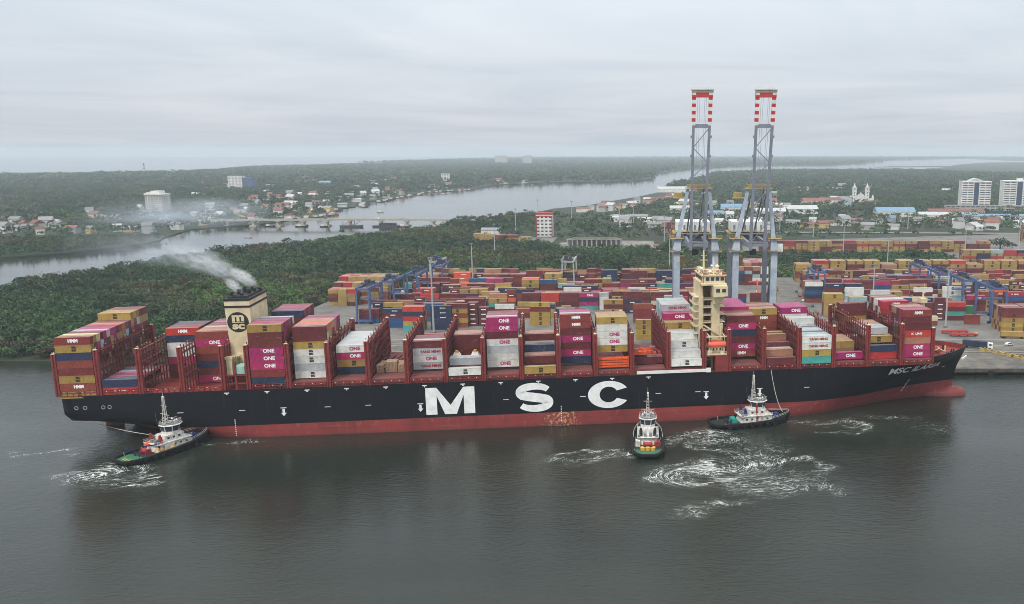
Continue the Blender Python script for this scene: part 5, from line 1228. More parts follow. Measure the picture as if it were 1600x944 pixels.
# features one can pick out near the quay, then the rest of each block
FEAT = [ # X, Y, codes bottom->top, length, rows deep, description
 (-176,513,['bl','mr','mr'],12.19,2,'leftmost yard stack beside the blue gantry'),
 (-157,499,['bl','bl','mrb','nvL'],12.19,1,'second front yard stack from the left'),
 (-142.5,490,['te','muM','rd','nv','rd'],12.19,3,'yard stack with tan roof left of the lamp mast'),
 (-127,493,['nv','nv','nvL','nvL','nvL'],12.19,1,'all navy yard stack right behind the lamp mast'),
 (-126,468,['rd'],12.19,1,'on the apron foot of the lamp mast'),
 (-119,500,['rb','muM','rb','muM','mr'],12.19,1,'striped yard stack right of the navy stack'),
 (-107.6,504,['mrb']*5,6.06,2,'left short stack with white bars'),
 (-101,504,['mrb']*4,6.06,2,'right short stack with white bars'),
 (-70.4,505,['muM','muM','muM','dr','muM'],12.19,1,'yellow yard stack standing alone amidships'),
 (-55,540,['rb','muM'],6.06,1,'short stack in front of the bright magenta one'),
 (-27.4,530,['muM','muM','mr','muM'],12.19,2,'yellow yard stack left of the open bay'),
 (-15.7,545,['nvL','mr','nvL','mr','mr'],12.19,2,'maroon and navy yard stack behind the open bay'),
 (-8.6,515,['rb','rb','rb','rb'],12.19,1,'plain red-brown yard stack behind the open bay'),
 (-6.4,466,['mu','muM','muM','muM'],9.0,1,'yellow apron stack seen through the open bay'),
 (-20,470,['mu','mu'],6.06,1,'small yellow apron stack left in the open bay'),
 (-82.7,556,['bl','gr','mr','mr'],12.19,2,'maroon stack second yard block'),
 (-70.0,556,['mr','mr','rd','rd'],12.19,2,'bright red topped stack second yard block'),
 (-57.3,556,['mr','mr','mr','mr'],12.19,2,'all maroon stack second yard block'),
 (-44.6,556,['te','pk','nv','pkO'],12.19,2,'magenta topped stack second yard block'),
 (-31.5,558,['wh','wh','wh','gr'],6.06,1,'white short stack right of the magenta topped stack'),
 (-157.4,575,['wh','nv','mr','rdL'],12.19,3,'red topped stack left of the purple one'),
 (-147,560,['wh','nv'],12.19,1,'low stack before the purple topped one'),
 (-143.0,590,['nv','nvL','nvL','puL'],12.19,2,'purple topped stack in left yard'),
 (-139.6,612,['mr','rb','orL','orL','orL','orL'],12.19,4,'tall orange stack left in the yard rear'),
 (-89.3,603,['mr','rb','or','mr','orL'],12.19,3,'orange stack right of yard rear centre'),
 (-73.4,607,['muM','muM','muM','muM','muM','muM'],12.19,3,'tall all yellow stack left of the grey gantry'),
 (-59,588,['mr','mr','nvL','nvL'],12.19,2,'left navy pair in front of the grey gantry'),
 (-46.4,588,['mr','mr','nvL','nvL'],12.19,2,'right navy pair in front of the grey gantry'),
 (-34.1,625,['mr','mr','nv','nvL','nvL','nv'],12.19,2,'navy stack on the rear line right of the grey gantry'),
 (6.6,623,['nv','nv','nv','nvL','nvL','nv'],12.19,2,'navy stack on the rear line left of the crane leg'),
 (-13.2,578,['wh','whM','wh','wh'],12.19,2,'white stack in mid yard left of the crane'),
 (28,520,['muM','mu','muM','te','whM'],12.19,1,'white topped stack beside the bridge house'),
 (11,545,['mr','mr','bl','lb'],12.19,2,'blue topped stack left of the crane leg'),
 (66,540,['mr','muM','muM','mr','mr'],12.19,1,'yellow banded stack between the right crane legs'),
 (53,553,['nv','nv','bl','mr'],12.19,1,'navy based stack between the right crane legs'),
 (112.6,535,['mu','mu','muM','mu','muM'],12.19,3,'yellow corner stack right of the yard road'),
 (129.6,540,['mr','nvL','nvL','lb'],12.19,2,'pale blue topped stack right of the road'),
 (109.5,585,['rb','nv','bl','nv','wh'],12.19,4,'white topped stack at the road edge'),
 (122.2,578,['mr','mr','mr','mr','nvL'],12.19,2,'left navy topped stack behind the yellow corner'),
 (135,578,['mr','mr','mr','gr','nv'],12.19,2,'right navy topped stack behind the yellow corner'),
 (132,562,['mr','wh','lb','wh','wh'],12.19,1,'white roofed stack behind the pale blue one'),
 (145.5,548,['mr','wh','gr','nv','wh'],12.19,1,'second white roofed stack behind the pale blue one'),
 (160.7,608,['mr','mr','mr','nvL','nvL'],12.19,2,'navy pair in mid yard right of the road'),
 (177.2,560,['mr','mr','wh','mr','whL'],12.19,1,'white topped stack right behind the bow mast'),
 (198.4,566,['mr','mr','whM','whM','whM'],12.19,1,'white emblem stack right of the bow mast'),
 (178.4,521,['mrb','mrb','mrb','mrb','mr'],6.06,1,'short barred stack just right of the bow containers'),
 (185.2,521,['mr','te','mr','rd'],12.19,2,'teal banded stack right of the bow containers'),
 (197.6,525,['mr','gn','gn'],6.06,1,'bright green pair right of the bow'),
 (193,509,['rb','rb'],9.0,1,'small low red stack in front of the green pair'),
 (207,545,['rb','rb','mr','pkO'],12.19,2,'magenta topped stack beside the blue gantry'),
 (206,486,['muM','muM','muM','drM','mr'],12.19,6,'nearest yellow and maroon stack at the right edge'),
 (219,486,['muM','muM','mr','muM','mr'],12.19,6,'stack cut by the right edge of the photo'),
 (221,640,['mr','mr','mr','rd','pk'],12.19,2,'bright pink roofed stack far right yard'),
 (208.7,612,['mr','mr','nv','lb','lb'],12.19,2,'pale blue stack far right yard'),
 (238,560,['mr','mr','bl','rdK'],12.19,2,'stack right of the blue gantry'),
 (251,560,['mr','rd','bl','rdL'],12.19,2,'red stack at the right edge of the middle yard')]
USED = []
for X, Y, codes, L, deep, d in FEAT:
    for r_ in range(deep):
        cs = codes if r_ == 0 else [YR.choice(['mr','mu','rb','mr','tn']) for _ in codes]
        yard_stack(X, Y+r_*2.6, cs, L, d if r_ == 0 else f'{nth(r_+1)} row, {d}')
    USED.append((X-1, X+L+1, Y-1, Y+deep*2.6+1))
def free(x0, x1, y0, y1): return not any(x0 < b and x1 > a and y0 < d and y1 > c for a, b, c, d in USED)
def yard_block(x0, x1, y0, rows, hts, pitch, side, bname, prob=.9, pal=None, L=12.19, hi=None):
    for r_ in range(rows):
        x = x0+YR.uniform(0,.4); k = 0
        while x+L < x1:
            short = L > 7 and YR.random() < .38; LL = 6.06 if short else L
            y = y0+r_*2.62
            k += 1
            if YR.random() < prob and free(x, x+LL, y, y+2.44):
                n = YR.choice(hts)
                c0 = YR.choice(pal or YF); cs = [(c0 if YR.random() < .35 else YR.choice(pal or YF)) for _ in range(n)]
                cs = [(c+'M' if c == 'mu' and r_ == 0 else c+'b' if c in ('mr','dr') and short and YR.random() < .8 else c) for c in cs]
                yard_stack(x, y, cs, LL, f"{nth(k)} stack from {side}, {nth(r_+1)} row, {bname}")
            x += LL+.45 if short else LL+pitch
YEL = ['mu','mu','mu','mr','mr','dr','rb','tn','rb']
yard_block(-170, -95, 518, 5, [3,4,4,5], .5, 'left', 'first left yard block', .86)
yard_block(-96, -30, 530, 4, [2,3], .5, 'left', 'first middle yard block', .6)
yard_block(-30, 62, 560, 5, [3,4,4], .5, 'left', 'second middle yard block', .85)
yard_block(-168, -90, 552, 5, [3,4], .5, 'left', 'second left yard block', .88)
yard_block(-172, 62, 572, 5, [3,3,4], .5, 'left', 'third left yard block', .9)
yard_block(-172, 62, 596, 5, [3,4,4,5], .5, 'left', 'fourth left yard block', .92)
yard_block(-172, 62, 623, 6, [5,5,6], .5, 'left', 'rear left yard line', .97, ['mu','mu','mr','mr','dr','rb','nv','tn'])
# the yellow block of short boxes at the far left corner
for i in range(6):
    for r_ in range(14):
        if not (i > 2 and r_ < 3):
            n = [4,4,5,5,6,6][min(5, r_//2)] if i < 4 else [3,4,5,5,6,6][min(5, r_//2)]
            cs = [YR.choice(YEL) for _ in range(n-1)]+[YR.choice(['mu','mu','mu','rd','mr'])]
            yard_stack(-216+i*6.35+(r_//3)*.15, 572+r_*2.62, cs, 6.06, f'{nth(i+1)} column, {nth(r_+1)} row, far left corner block')
yard_block(126, 330, 590, 5, [4,4,5], .5, 'road', 'second right yard block', .92)
yard_block(145, 330, 562, 4, [3,4], .5, 'road', 'first right yard block', .8)
yard_block(150, 200, 535, 5, [3,4], .5, 'road', 'front right yard block', .7)
yard_block(118, 330, 616, 5, [4,4,5], .5, 'road', 'third right yard block', .92)
yard_block(118, 330, 642, 5, [4,5], .5, 'road', 'fourth right yard block', .93)
yard_block(150, 176, 500, 4, [2,3], .5, 'road', 'small block beside the bow', .8)
yard_block(233, 330, 486, 6, [4,5], .5, 'road', 'front right corner block', .9)
yard_block(262, 330, 530, 5, [3,4], .5, 'road', 'corner block behind it', .9)
for i in range(16):      # rear line of evenly spaced yellow stacks
    X = 119.5+i*13.7; n = 6 if i % 5 else 5
    for r_ in range(5):
        top = YR.choice(['mu','mu','mu','mr']); cs = [YR.choice(YEL) for _ in range(n-2)]+[top+('M' if top == 'mu' and r_ == 0 else ''), 'muM' if r_ == 0 and YR.random() < .75 else YR.choice(['mu','tn','rd','mr'])]
        yard_stack(X, 680+r_*2.62, cs, 12.19, f'{nth(i+1)} rear stack right of the road, {nth(r_+1)} row')
# one great block between the two crane legs
for i in range(4):
    for r_ in range(13):
        n = 6 if r_ > 1 else 5
        yard_stack(70+i*6.3, 664+r_*2.6, [YR.choice(['bl','nv','wh','mr','mr','nv','lb']) for _ in range(n-1)]+[YR.choice(['rb','wh','tn','mr'])], 6.06, f'{nth(i+1)} column, {nth(r_+1)} row, block between the cranes', 3.22)
# second yard beyond the green strip and the depot stacks behind the mangrove
for nm, x0, y0, n, rows, hts, pal in (('second yard beyond the thicket', 118, 896, 19, 3, [3,4,4,4], ['mu','mu','mu','mr','mr','rb','rd']), ('right block of the second yard', 302, 812, 16, 5, [4,4], ['mu','mu','mr','lb','rd','nv','mu']), ('farthest right block', 440, 1000, 7, 5, [5,6], ['mu','mr','mu','rb'])):
    for i in range(n):
        for r_ in range(rows):
            if nm.startswith('second') and YR.random() < .10: continue
            k = YR.choice(hts); cs = [YR.choice(pal) for _ in range(k)]
            if r_ == 0: cs = [c+'M' if c == 'mu' else c for c in cs]
            if nm.startswith('second') and r_ == 0 and i == 1: cs = ['wh','wh','wh']
            if nm.startswith('second') and r_ == 0 and i == 0: cs = ['nv','nv','nv']
            yard_stack(x0+i*12.8, y0+r_*2.6, cs, 12.19, f'{nth(i+1)} stack, {nth(r_+1)} row, {nm}', 2.25)
for i, (X, Y, cs) in enumerate(((-172,960,['mu','muM','rb','rb']),(-158,960,['mu','muM','muM','dr']),(-144,966,['mr','muM','muM']),(-205,1010,['mu','mu','mu']),(-190,1000,['mu','mu','mu']))):
    for r_ in range(4): yard_stack(X, Y+r_*2.6, cs, 12.19 if i < 3 else 12.19, f"{nth(i+1)} stack of the small depot in the mangrove, {nth(r_+1)} row", 2.25)
for i in range(5):
    for r_ in range(4): yard_stack(18+i*6.4, 1075+r_*2.6, [YR.choice(['mu','mu','mr','tn']) for _ in range(6)], 6.06, f"{nth(i+1)} column of the lone yellow stack behind the reeds, {nth(r_+1)} row", 1.6)

# ---- pick what shows largest: a small depth buffer over all boxes, seen from the camera
def visible_pixels(cells, sx=640, sy=378):
    k = sx/1600; W, Hh = sx, sy
    zb = np.full(W*Hh, 1e9); owner = np.full(W*Hh, -1); cnt = np.zeros(len(cells), int)
    cp, sp = math.cos(PITCH), math.sin(PITCH)
    pts, own, dep = [], [], []
    for i, (mw, L, key, mk, lab) in enumerate(cells):
        x, y, h = L/2, 1.22, CONT_H
        nu, nv_ = (34, 12) if mw.translation.y < 460 else (24, 9)
        u, v = np.meshgrid((np.arange(nu)+.5)/nu, (np.arange(nv_)+.5)/nv_); u, v = u.ravel(), v.ravel(); o = np.ones_like(u)
        loc = [np.stack([-x+L*u, -y*o, h*v], 1), np.stack([-x+L*u, -y+2*y*v, h*o], 1)]
        sd = 1 if mw.translation.x < 0 else -1
        loc.append(np.stack([sd*x*o, -y+2*y*u, h*v], 1))
        P_ = np.vstack(loc); M = np.array(mw); P_ = P_ @ M[:3,:3].T + M[:3,3]
        Z = P_[:,2]-CAM_H; d = P_[:,1]*cp - Z*sp; vv = -(Z*cp+P_[:,1]*sp)
        px = ((1011+FPX*P_[:,0]/d)*k).astype(int); py = ((492.7+FPX*vv/d)*k).astype(int)
        ok = (px >= 0) & (px < W) & (py >= 0) & (py < Hh)
        pts.append((py*W+px)[ok]); dep.append(d[ok]); own.append(np.full(ok.sum(), i))
    pts = np.concatenate(pts); dep = np.concatenate(dep); own = np.concatenate(own)
    o = np.argsort(-dep, kind='stable'); owner[pts[o]] = own[o]
    w = owner[owner >= 0]; return np.bincount(w, minlength=len(cells))
VIS = visible_pixels(CELLS)
order = np.argsort(-VIS, kind='stable')
chosen = set(int(i) for i in order[:300] if VIS[i] > 0)
seen_labels = set()
for i in sorted(chosen):
    mw, L, key, mk, lab = CELLS[i]
    ck = (round(L,1), key)
    if ck not in CMESH: CMESH[ck] = container_mesh(L, key)
    o = link('shipping_container', CMESH[ck]); o.matrix_world = mw
    tag(o, lab, 'container', 'containers on the ship' if mw.translation.y < 420 and abs(mw.to_euler().z) > .05 else 'containers in the yard')
    if mk:
        txt, mt, w, h, dx, zc, _ = MARKS[mk]
        me = bar_mesh(mk) if txt is None else text_mesh(txt, w, h, mt, {'ONE':.045,'HMM':.07,'m\nsc':.07}.get(txt, .05))
        if L < 7: dx = 0
        link('lettering', me, o, (dx, -1.235, zc))
# everything smaller: one mass of stacked boxes
V = []; F = []; MI = []; keys = list(PAL); kidx = {k: i for i, k in enumerate(keys)}
def dull(c): g = sum(c)/3; return tuple(int(v*.84+g*.16) for v in c)
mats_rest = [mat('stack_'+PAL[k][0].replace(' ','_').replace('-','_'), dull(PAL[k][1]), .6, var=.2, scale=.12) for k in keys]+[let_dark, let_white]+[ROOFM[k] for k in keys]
nm_ = len(keys)
for i, (mw, L, key, mk, lab) in enumerate(CELLS):
    if i in chosen: continue
    x, y, h = L/2-.02, 1.21, CONT_H-.03; b = len(V)
    for p in ((-x,-y,0),(x,-y,0),(x,y,0),(-x,y,0),(-x,-y,h),(x,-y,h),(x,y,h),(-x,y,h)): V.append(tuple(mw @ Vector(p)))
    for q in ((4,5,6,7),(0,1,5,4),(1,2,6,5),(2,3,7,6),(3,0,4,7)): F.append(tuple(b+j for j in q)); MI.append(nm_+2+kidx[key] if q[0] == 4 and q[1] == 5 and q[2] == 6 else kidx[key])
    if mk in ('M','b','L') :
        w, hh = (.75,.8) if mk == 'M' else (1.5,.28)
        b = len(V)
        for p in ((-w,-y-.03,1.5-hh),(w,-y-.03,1.5-hh),(w,-y-.03,1.5+hh),(-w,-y-.03,1.5+hh)): V.append(tuple(mw @ Vector(p)))
        F.append((b,b+1,b+2,b+3)); MI.append(nm_ if mk == 'M' else nm_+1)
me = bpy.data.meshes.new('stacked_containers'); me.from_pydata(V, [], F)
for m_ in mats_rest: me.materials.append(m_)
me.polygons.foreach_set('material_index', MI); me.update()
tag(link('stacked_containers', me), 'countless smaller coloured containers stacked in the yard and deep in the ship stacks', 'containers', kind='stuff')
print('cells', len(CELLS), 'chosen', len(chosen), 'smallest chosen px', int(VIS[order[299]]))
# ================================================================== QUAY CRANES
crane_g = mat('crane_grey', (176,186,196), .55, var=.08, scale=.2, dirt=(138,152,168)); crane_d = mat('crane_grey_dark', (128,134,144), .55, var=.1, scale=.3)
crane_y = mat('crane_yellow', (172,148,88), .6, var=.15, scale=.5); crane_w = mat('crane_white', (224,224,220), .55, var=.08); crane_r = mat('crane_red', (184,56,50), .55, var=.06)
def sts_crane(x, boom_dx, label):
    t = empty('quay_crane', (x, 404.6, 3.3), 0, label, 'quay crane', None)
    hw_ = 9.1; D = 32; ZP = 57.0
    for sx in (-1,1):
        m = MB(); m.beam((sx*hw_,0,1.4),(sx*hw_,0,ZP), 2.9, 2.4); m.build('leg', crane_g, t)
        m = MB(); m.beam((sx*hw_,D,1.4),(sx*hw_,D,ZP+4), 2.3, 2.0); m.build('leg', crane_d, t)
        m = MB(); m.beam((sx*hw_,1,9),(sx*hw_,D-1,9), 1.6, 2.2); m.build('sill_beam', crane_g, t)
        m = MB(); m.beam((sx*hw_,D-1,11),(sx*hw_,1.2,ZP-4), 1.4, 1.2); m.build('diagonal_brace', crane_d, t)
        m = MB()
        for y in (0, D):
            m.box(sx*hw_-4.2, sx*hw_+4.2, y-.9, y+.9, 1.0, 2.2)
            for i in range(6): m.tube((sx*hw_-3.6+i*1.45, y-.45, .5),(sx*hw_-3.6+i*1.45, y+.45, .5), .48, n=8)
        m.build('bogie', crane_d, t)
        m = MB(); m.beam((sx*hw_,0,ZP),(sx*(hw_-.6),0,ZP+6), 3.9, 3.2, 2.4, 2.4); m.beam((sx*(hw_-.6),0,ZP+6),(sx*4.9+boom_dx*.7,2,ZP+29.5), 2.0, 1.9, 1.4, 1.4); m.build('a_frame', crane_g, t)
        m = MB(); m.beam((sx*4.6+boom_dx*.6,2,ZP+29),(sx*5.5,D+10,ZP+6), .6); m.beam((sx*2.6+boom_dx*.6,2,ZP+29),(sx*3,D-2,ZP+6), .7); m.build('back_stay', crane_d, t)
        for z in (ZP-.6, ZP+5.6):
            m = MB(); m.box(sx*hw_-3.2, sx*hw_+3.2, -2.6, 2.6, z, z+.15)
            for a, b in (((-3.2,-2.6),(3.2,-2.6)),((-3.2,2.6),(3.2,2.6)),((-3.2,-2.6),(-3.2,2.6)),((3.2,-2.6),(3.2,2.6))):
                for q in (.55,1.1): m.beam((sx*hw_+a[0],a[1],z+q),(sx*hw_+b[0],b[1],z+q),.12)
            m.build('walkway', crane_y, t)
    m = MB(); m.beam((-hw_,0,ZP+3),(hw_,0,ZP+3), 1.1, 1.5); m.build('portal_beam', crane_d, t)
    m = MB(); m.beam((-hw_,D,ZP+3),(hw_,D,ZP+3), 1.5, 2.0); m.beam((-hw_,D,9.5),(hw_,D,9.5), 1.4, 2.0); m.build('portal_beam', crane_d, t)
    m = MB()
    for sx in (-1,1): m.beam((sx*4.2+boom_dx*.4,-4,ZP+3),(sx*4.2+boom_dx*.3,D+22,ZP+3), 1.3, 2.4)
    m.beam((-4,8,ZP+3),(4,8,ZP+3),1); m.beam((-4,D+20,ZP+3),(4,D+20,ZP+3),1); m.build('trolley_girder', crane_d, t)
    m = MB(); m.box(-hw_+.5, hw_-.5, D-3, D+12, ZP+6.2, ZP+11.2); mh = m.build('machinery_house', crane_w, t)
    m = MB()
    for i in range(6): m.box(-hw_+1.6+i*2.7, -hw_+2.6+i*2.7, D-3.06, D-3, ZP+7.2, ZP+9.6)
    m.build('louvre', crane_d, mh)
    m = MB(); m.box(-hw_-1, hw_+1, D-5, D+13, ZP+5.2, ZP+5.5)
    for z in (6.2,6.9): m.beam((-hw_-1,D-5,ZP+z),(hw_+1,D-5,ZP+z),.13)
    for i in range(9): m.beam((-hw_-1+i*2.4,D-5,ZP+5.4),(-hw_-1+i*2.4,D-5,ZP+6.9),.13)
    m.build('house_gallery', crane_y, t)
    # trolley and operator cab parked over the landside
    m = MB(); m.box(-4.5,4.5,10,18,ZP+1.0,ZP+2.2); m.box(-3.8,3.8,11,17,ZP+2.2,ZP+3.4); m.box(-1.4,1.4,7,10,ZP-3.2,ZP-.4); m.tube((-3.4,14,ZP+2.9),(3.4,14,ZP+2.9),1.1,n=10); m.build('trolley', black_p, t)
    m = MB(); m.box(-7.6,-5.2,4,8,ZP-7,ZP-3.4); m.beam((-6.4,6,ZP-3.4),(-6.4,6,ZP),.3); m.box(-8.2,-4.8,3,9,ZP-7.6,ZP-7.2); m.build('service_cage', crane_y, t)
    # boom raised nearly upright over the waterside
    bx = boom_dx; hz_ = ZP+.5; top = Vector((bx, -10.5, 129.0)); base = Vector((bx*.35, -3.0, hz_)); ax = (top-base)
    def bp(u, s): 
        p = base + ax*u; return p + Vector((s*(3.2+.55*u), 0, 0))
    UB = .665
    for s in (-1,1):
        m = MB(); m.beam(bp(0,s), bp(UB,s), 1.35, 2.0, 1.15, 1.7); m.build('boom_girder', crane_d, t)
        for i in range(8):
            a, b = UB+(1-UB)*i/8, UB+(1-UB)*(i+1)/8
            if a < .80: 
                m = MB(); m.beam(bp(a,s), bp(b,s), 1.15, 1.7); m.build('boom_girder', crane_d, t)
        for i in range(9):
            a, b = .80+.20*i/9, .80+.20*(i+1)/9
            m = MB(); m.beam(bp(a,s), bp(b,s), 1.7, 1.8); m.build('tip_band', crane_r if i % 2 else crane_w, t)
    m = MB(); m.beam(bp(.985,-1.25), bp(.985,1.25), 1.8, 2.2); m.build('tip_crossbeam', crane_r, t)
    m = MB(); m.beam(bp(1.01,-1.3), bp(1.01,1.3), 2.0, 1.6); m.box(bx-5,bx+5,-12.3,-8.6,130.0,130.3)
    for i in range(9): m.beam((bx-5+i*1.25,-12.3,130.2),(bx-5+i*1.25,-12.3,131.3),.12)
    m.build('tip_platform', mat('platform_buff', (206,196,176), .7, var=.1), t)
    m = MB(); m.beam(bp(.795,-1), bp(.795,1), 1.0, 1.8); m.build('boom_crossbeam', crane_d, t); MB().beam(bp(.42,-1), bp(.42,1), .5).build('boom_crossbeam', crane_d, t); MB().beam(bp(.03,-1), bp(.03,1), .9).build('boom_crossbeam', crane_d, t)
    m = MB()
    us = [.40,.475,.565,.66,.785]
    for i, (a, b) in enumerate(zip(us, us[1:])): m.beam(bp(a, -1 if i % 2 else 1), bp(b, 1 if i % 2 else -1), .38)
    for i, (a, b) in enumerate(zip([.05,.17,.28],[.17,.28,.40])): m.beam(bp(a, 1 if i % 2 else -1), bp(b, -1 if i % 2 else 1), .38)
    m.build('boom_lacing', crane_d, t)
    m = MB()
    for u in (.32,.46,.60,.72):
        for s in (-1,1): p = bp(u, s); m.box(p.x-.5+s*.7, p.x+.5+s*.7, p.y-.8, p.y+.8, p.z, p.z+1.2)
    m.build('boom_fitting', crane_d, t)
    m = MB()
    for s in (-.55,-.3,.3,.5): m.beam(bp(.12,s), bp(.97,s), .10)
    m.build('hoist_rope', crane_d, t)
    # apex gallery
    m = MB(); m.box(bx*.7-6.5,bx*.7+6.5,.2,5,ZP+28.6,ZP+28.9); m.beam((bx*.7-5.6,2,ZP+30),(bx*.7+5.6,2,ZP+30),1.3,1.8)
    for q in (.6,1.2): m.beam((bx*.7-6.5,.2,ZP+28.9+q),(bx*.7+6.5,.2,ZP+28.9+q),.13)
    for i in range(8): m.beam((bx*.7-6.5+i*1.85,.2,ZP+28.9),(bx*.7-6.5+i*1.85,.2,ZP+30.1),.12)
    m.box(bx*.7-12,bx*.7-6.5,4,9,ZP+24.2,ZP+24.6); m.box(bx*.7-11.5,bx*.7-7.5,5,8,ZP+24.6,ZP+26.8); m.build('apex_gallery', crane_y, t)
    m = MB()
    for i in range(8):
        z = 6+i*6.2; m.beam((hw_+1.6,-.4 if i%2 else 1.4,z),(hw_+1.6,1.4 if i%2 else -.4,z+6.2),.5,.12); m.box(hw_+1.2,hw_+2.2,-.8,1.8,z,z+.1)
    m.build('ladder', crane_y, t)
    m = MB(); m.box(hw_-4,hw_-.8,-1.3,1.3,2.2,5.2); m.build('electric_room', crane_w, t)
    return t
sts_crane(23.2, 1.6, 'left one of two tall grey quay cranes with raised red and white tipped booms')
sts_crane(51.2, 2.0, 'right one of two tall grey quay cranes with raised red and white tipped booms')

# ================================================================== YARD GANTRIES
gan_b = mat('gantry_blue', (86,104,144), .6, var=.16, scale=.5, dirt=(62,74,104)); gan_g = mat('gantry_grey', (168,170,168), .6, var=.12, scale=.4); gan_k = mat('gantry_machinery', (58,66,88), .7, var=.2)
def rtg(x, y, span, label, frame=gan_b, H=21.5, w=9.0, trolley=.6, grp='blue yard gantries'):
    t = empty('yard_gantry', (x, y, 3.22), 0, label, 'yard gantry', grp)
    for sx in (-1,1):
        for yy in (0, span):
            m = MB(); m.beam((sx*w/2,yy,1.6),(sx*w/2*.86,yy,H-1.4), 1.0, 1.1); m.build('leg', frame, t)
        m = MB(); m.beam((sx*w/2*.86,-1,H),(sx*w/2*.86,span+1,H), .9, 1.7); m.build('girder', frame, t)
        m = MB()
        for q in (.9,1.7): m.beam((sx*(w/2*.86+.9),-1,H+q),(sx*(w/2*.86+.9),span+1,H+q), .12)
        for i in range(9): m.beam((sx*(w/2*.86+.9),-1+i*(span+2)/8,H),(sx*(w/2*.86+.9),-1+i*(span+2)/8,H+1.7), .12)
        m.build('handrail', frame, t)
    for yy in (0, span):
        m = MB(); m.beam((-w/2-.6,yy,2.0),(w/2+.6,yy,2.0),1.0,1.2); m.build('sill', frame, t)
        for sx in (-1,1):
            m = MB(); m.tube((sx*(w/2-.2)-.3,yy-.5,.75),(sx*(w/2-.2)-.3,yy+.5,.75),.75,n=10); m.tube((sx*(w/2+.9)-.3,yy-.5,.75),(sx*(w/2+.9)-.3,yy+.5,.75),.75,n=10); m.build('wheel', black_p, t)
    m = MB(); m.beam((-w/2*.86,0,H-.2),(w/2*.86,0,H-.2),.7,1.2); m.beam((-w/2*.86,span,H-.2),(w/2*.86,span,H-.2),.7,1.2); m.build('end_beam', frame, t)
    ty = span*trolley
    m = MB(); m.box(-w/2*.8,w/2*.8,ty-3,ty+3,H+.9,H+1.6); m.box(-2.6,-.2,ty-2,ty+2,H+1.6,H+3.8); m.box(.6,2.8,ty-1.5,ty+1.5,H+1.6,H+3.0); m.tube((-1,ty-2.5,H+2.4),(-1,ty+2.5,H+2.4),1.0,n=8); m.build('trolley', gan_k, t)
    m = MB(); m.box(-w/2*.5-1.1,-w/2*.5+1.1,ty+1,ty+3.2,H-3.4,H-.8); m.build('cab', crane_w, t)
    m = MB(); m.box(-6.1,6.1,ty-1.2,ty+1.2,H-8.2,H-7.4)
    for sx in (-1,1): m.beam((sx*1.6,ty,H+.9),(sx*1.6,ty,H-7.4),.12)
    m.build('spreader', gan_b if frame is gan_b else crane_y, t)
    m = MB(); m.box(w/2-.8,w/2+1.2,span*.3,span*.3+3,1.6,4.4) ; m.build('power_box', frame, t)
    return t
rtg(-172, 510, 25, 'nearest of three blue yard gantries in line at the left of the yard', w=8.4)
rtg(-166, 541, 24, 'middle one of three blue yard gantries in line at the left of the yard', w=8.4, trolley=.3)
rtg(-158, 571, 24, 'farthest of three blue yard gantries in line at the left of the yard', w=8.4, trolley=.7)
rtg(-152, 614, 24, 'slim blue gantry behind the three in line near the orange stack', w=8.0)
rtg(-160, 640, 22, 'pale gantry with yellow machinery at the rear left of the yard', gan_g, trolley=.4, grp='grey yard gantries', w=8)
rtg(-58, 622, 24, 'grey gantry standing before the green scrub in yard centre', gan_g, H=24, w=9.4, grp='grey yard gantries', trolley=.1)
rtg(121, 594, 24, 'blue gantry at the road edge of the right yard', w=8.4, H=20)
rtg(214, 512, 25, 'nearest blue gantry in line at the far right of the yard', w=9.4, trolley=.4)
rtg(208, 545, 24, 'second blue gantry in line at the far right of the yard', w=9, trolley=.6)
rtg(203, 577, 24, 'third blue gantry in line at the far right of the yard', w=9, trolley=.4)
rtg(200, 610, 24, 'farthest blue gantry in line at the far right of the yard', w=9, trolley=.7)

# ================================================================== FLOODLIGHT MASTS
mast_m = MB(); mast_m.tube((0,0,0),(0,0,1),.42,.2,8)
pole_me = {}
galv = mat('mast_galvanised', (172,176,180), .5, .2, var=.08)
def light_mast(x, y, h, label, ball=False, z=3.2):
    t = empty('floodlight_mast', (x, y, z), 0, label, 'light mast', 'floodlight masts')
    MB().tube((0,0,0),(0,0,h),.62,.28,10).build('pole', galv, t)
    b = MB(); b.box(-.9,.9,-.9,.9,-.02,.8); b.build('base', conc, t)
    m = MB(); m.tube((0,0,h-.2),(0,0,h+.3),1.1,1.1,10)
    for i in range(6):
        a = i*math.pi/3; m.beam((1.0*math.cos(a),1.0*math.sin(a),h+.1),(1.7*math.cos(a),1.7*math.sin(a),h-.5),.6,.5)
    m.tube((0,0,h),(0,0,h+1.6),.07,n=5); m.build('lamp_head', mat('lamp_grey', (120,124,128), .5, .2), t)
for a in ((-123,483,44,'tall light mast in front of the navy stack at left'),(-126,612,38,'light mast in the yard just right of the orange stack'),(-150,840,33,'light mast rising from the mangrove near the depot stacks'),(-170,1110,30,'light mast at the river bank left of the white and red block'),(-160,1260,33,'tallest mast seen against the river above the white and red block'),
          (-112,1278,30,'mast on the river bank right of the white and red block'),(-20,1250,34,'tall mast among the depot sheds left of the cranes'),(-40,1247,30,'thin mast just left of the tall depot mast'),(20,990,30,'mast left of the left crane behind the reeds'),(19,720,33,'mast standing in the reeds close to the left crane leg'),
          (172,1110,30,'mast just right of the right crane'),(202,1040,30,'mast above the second yard left part'),(198,860,30,'mast rising from the thicket in the right middle'),(205,725,32,'mast behind the rear yellow stacks'),(350,1150,32,'mast right of the church above the second yard'),(150,560,30,'mast in the right yard behind the white roofed stacks'),
          (178,500,36,'near light mast standing right of the bow containers'),(328,880,32,'mast at the right block of the second yard'),(392,900,32,'rightmost mast of the second yard')):
    light_mast(*a)

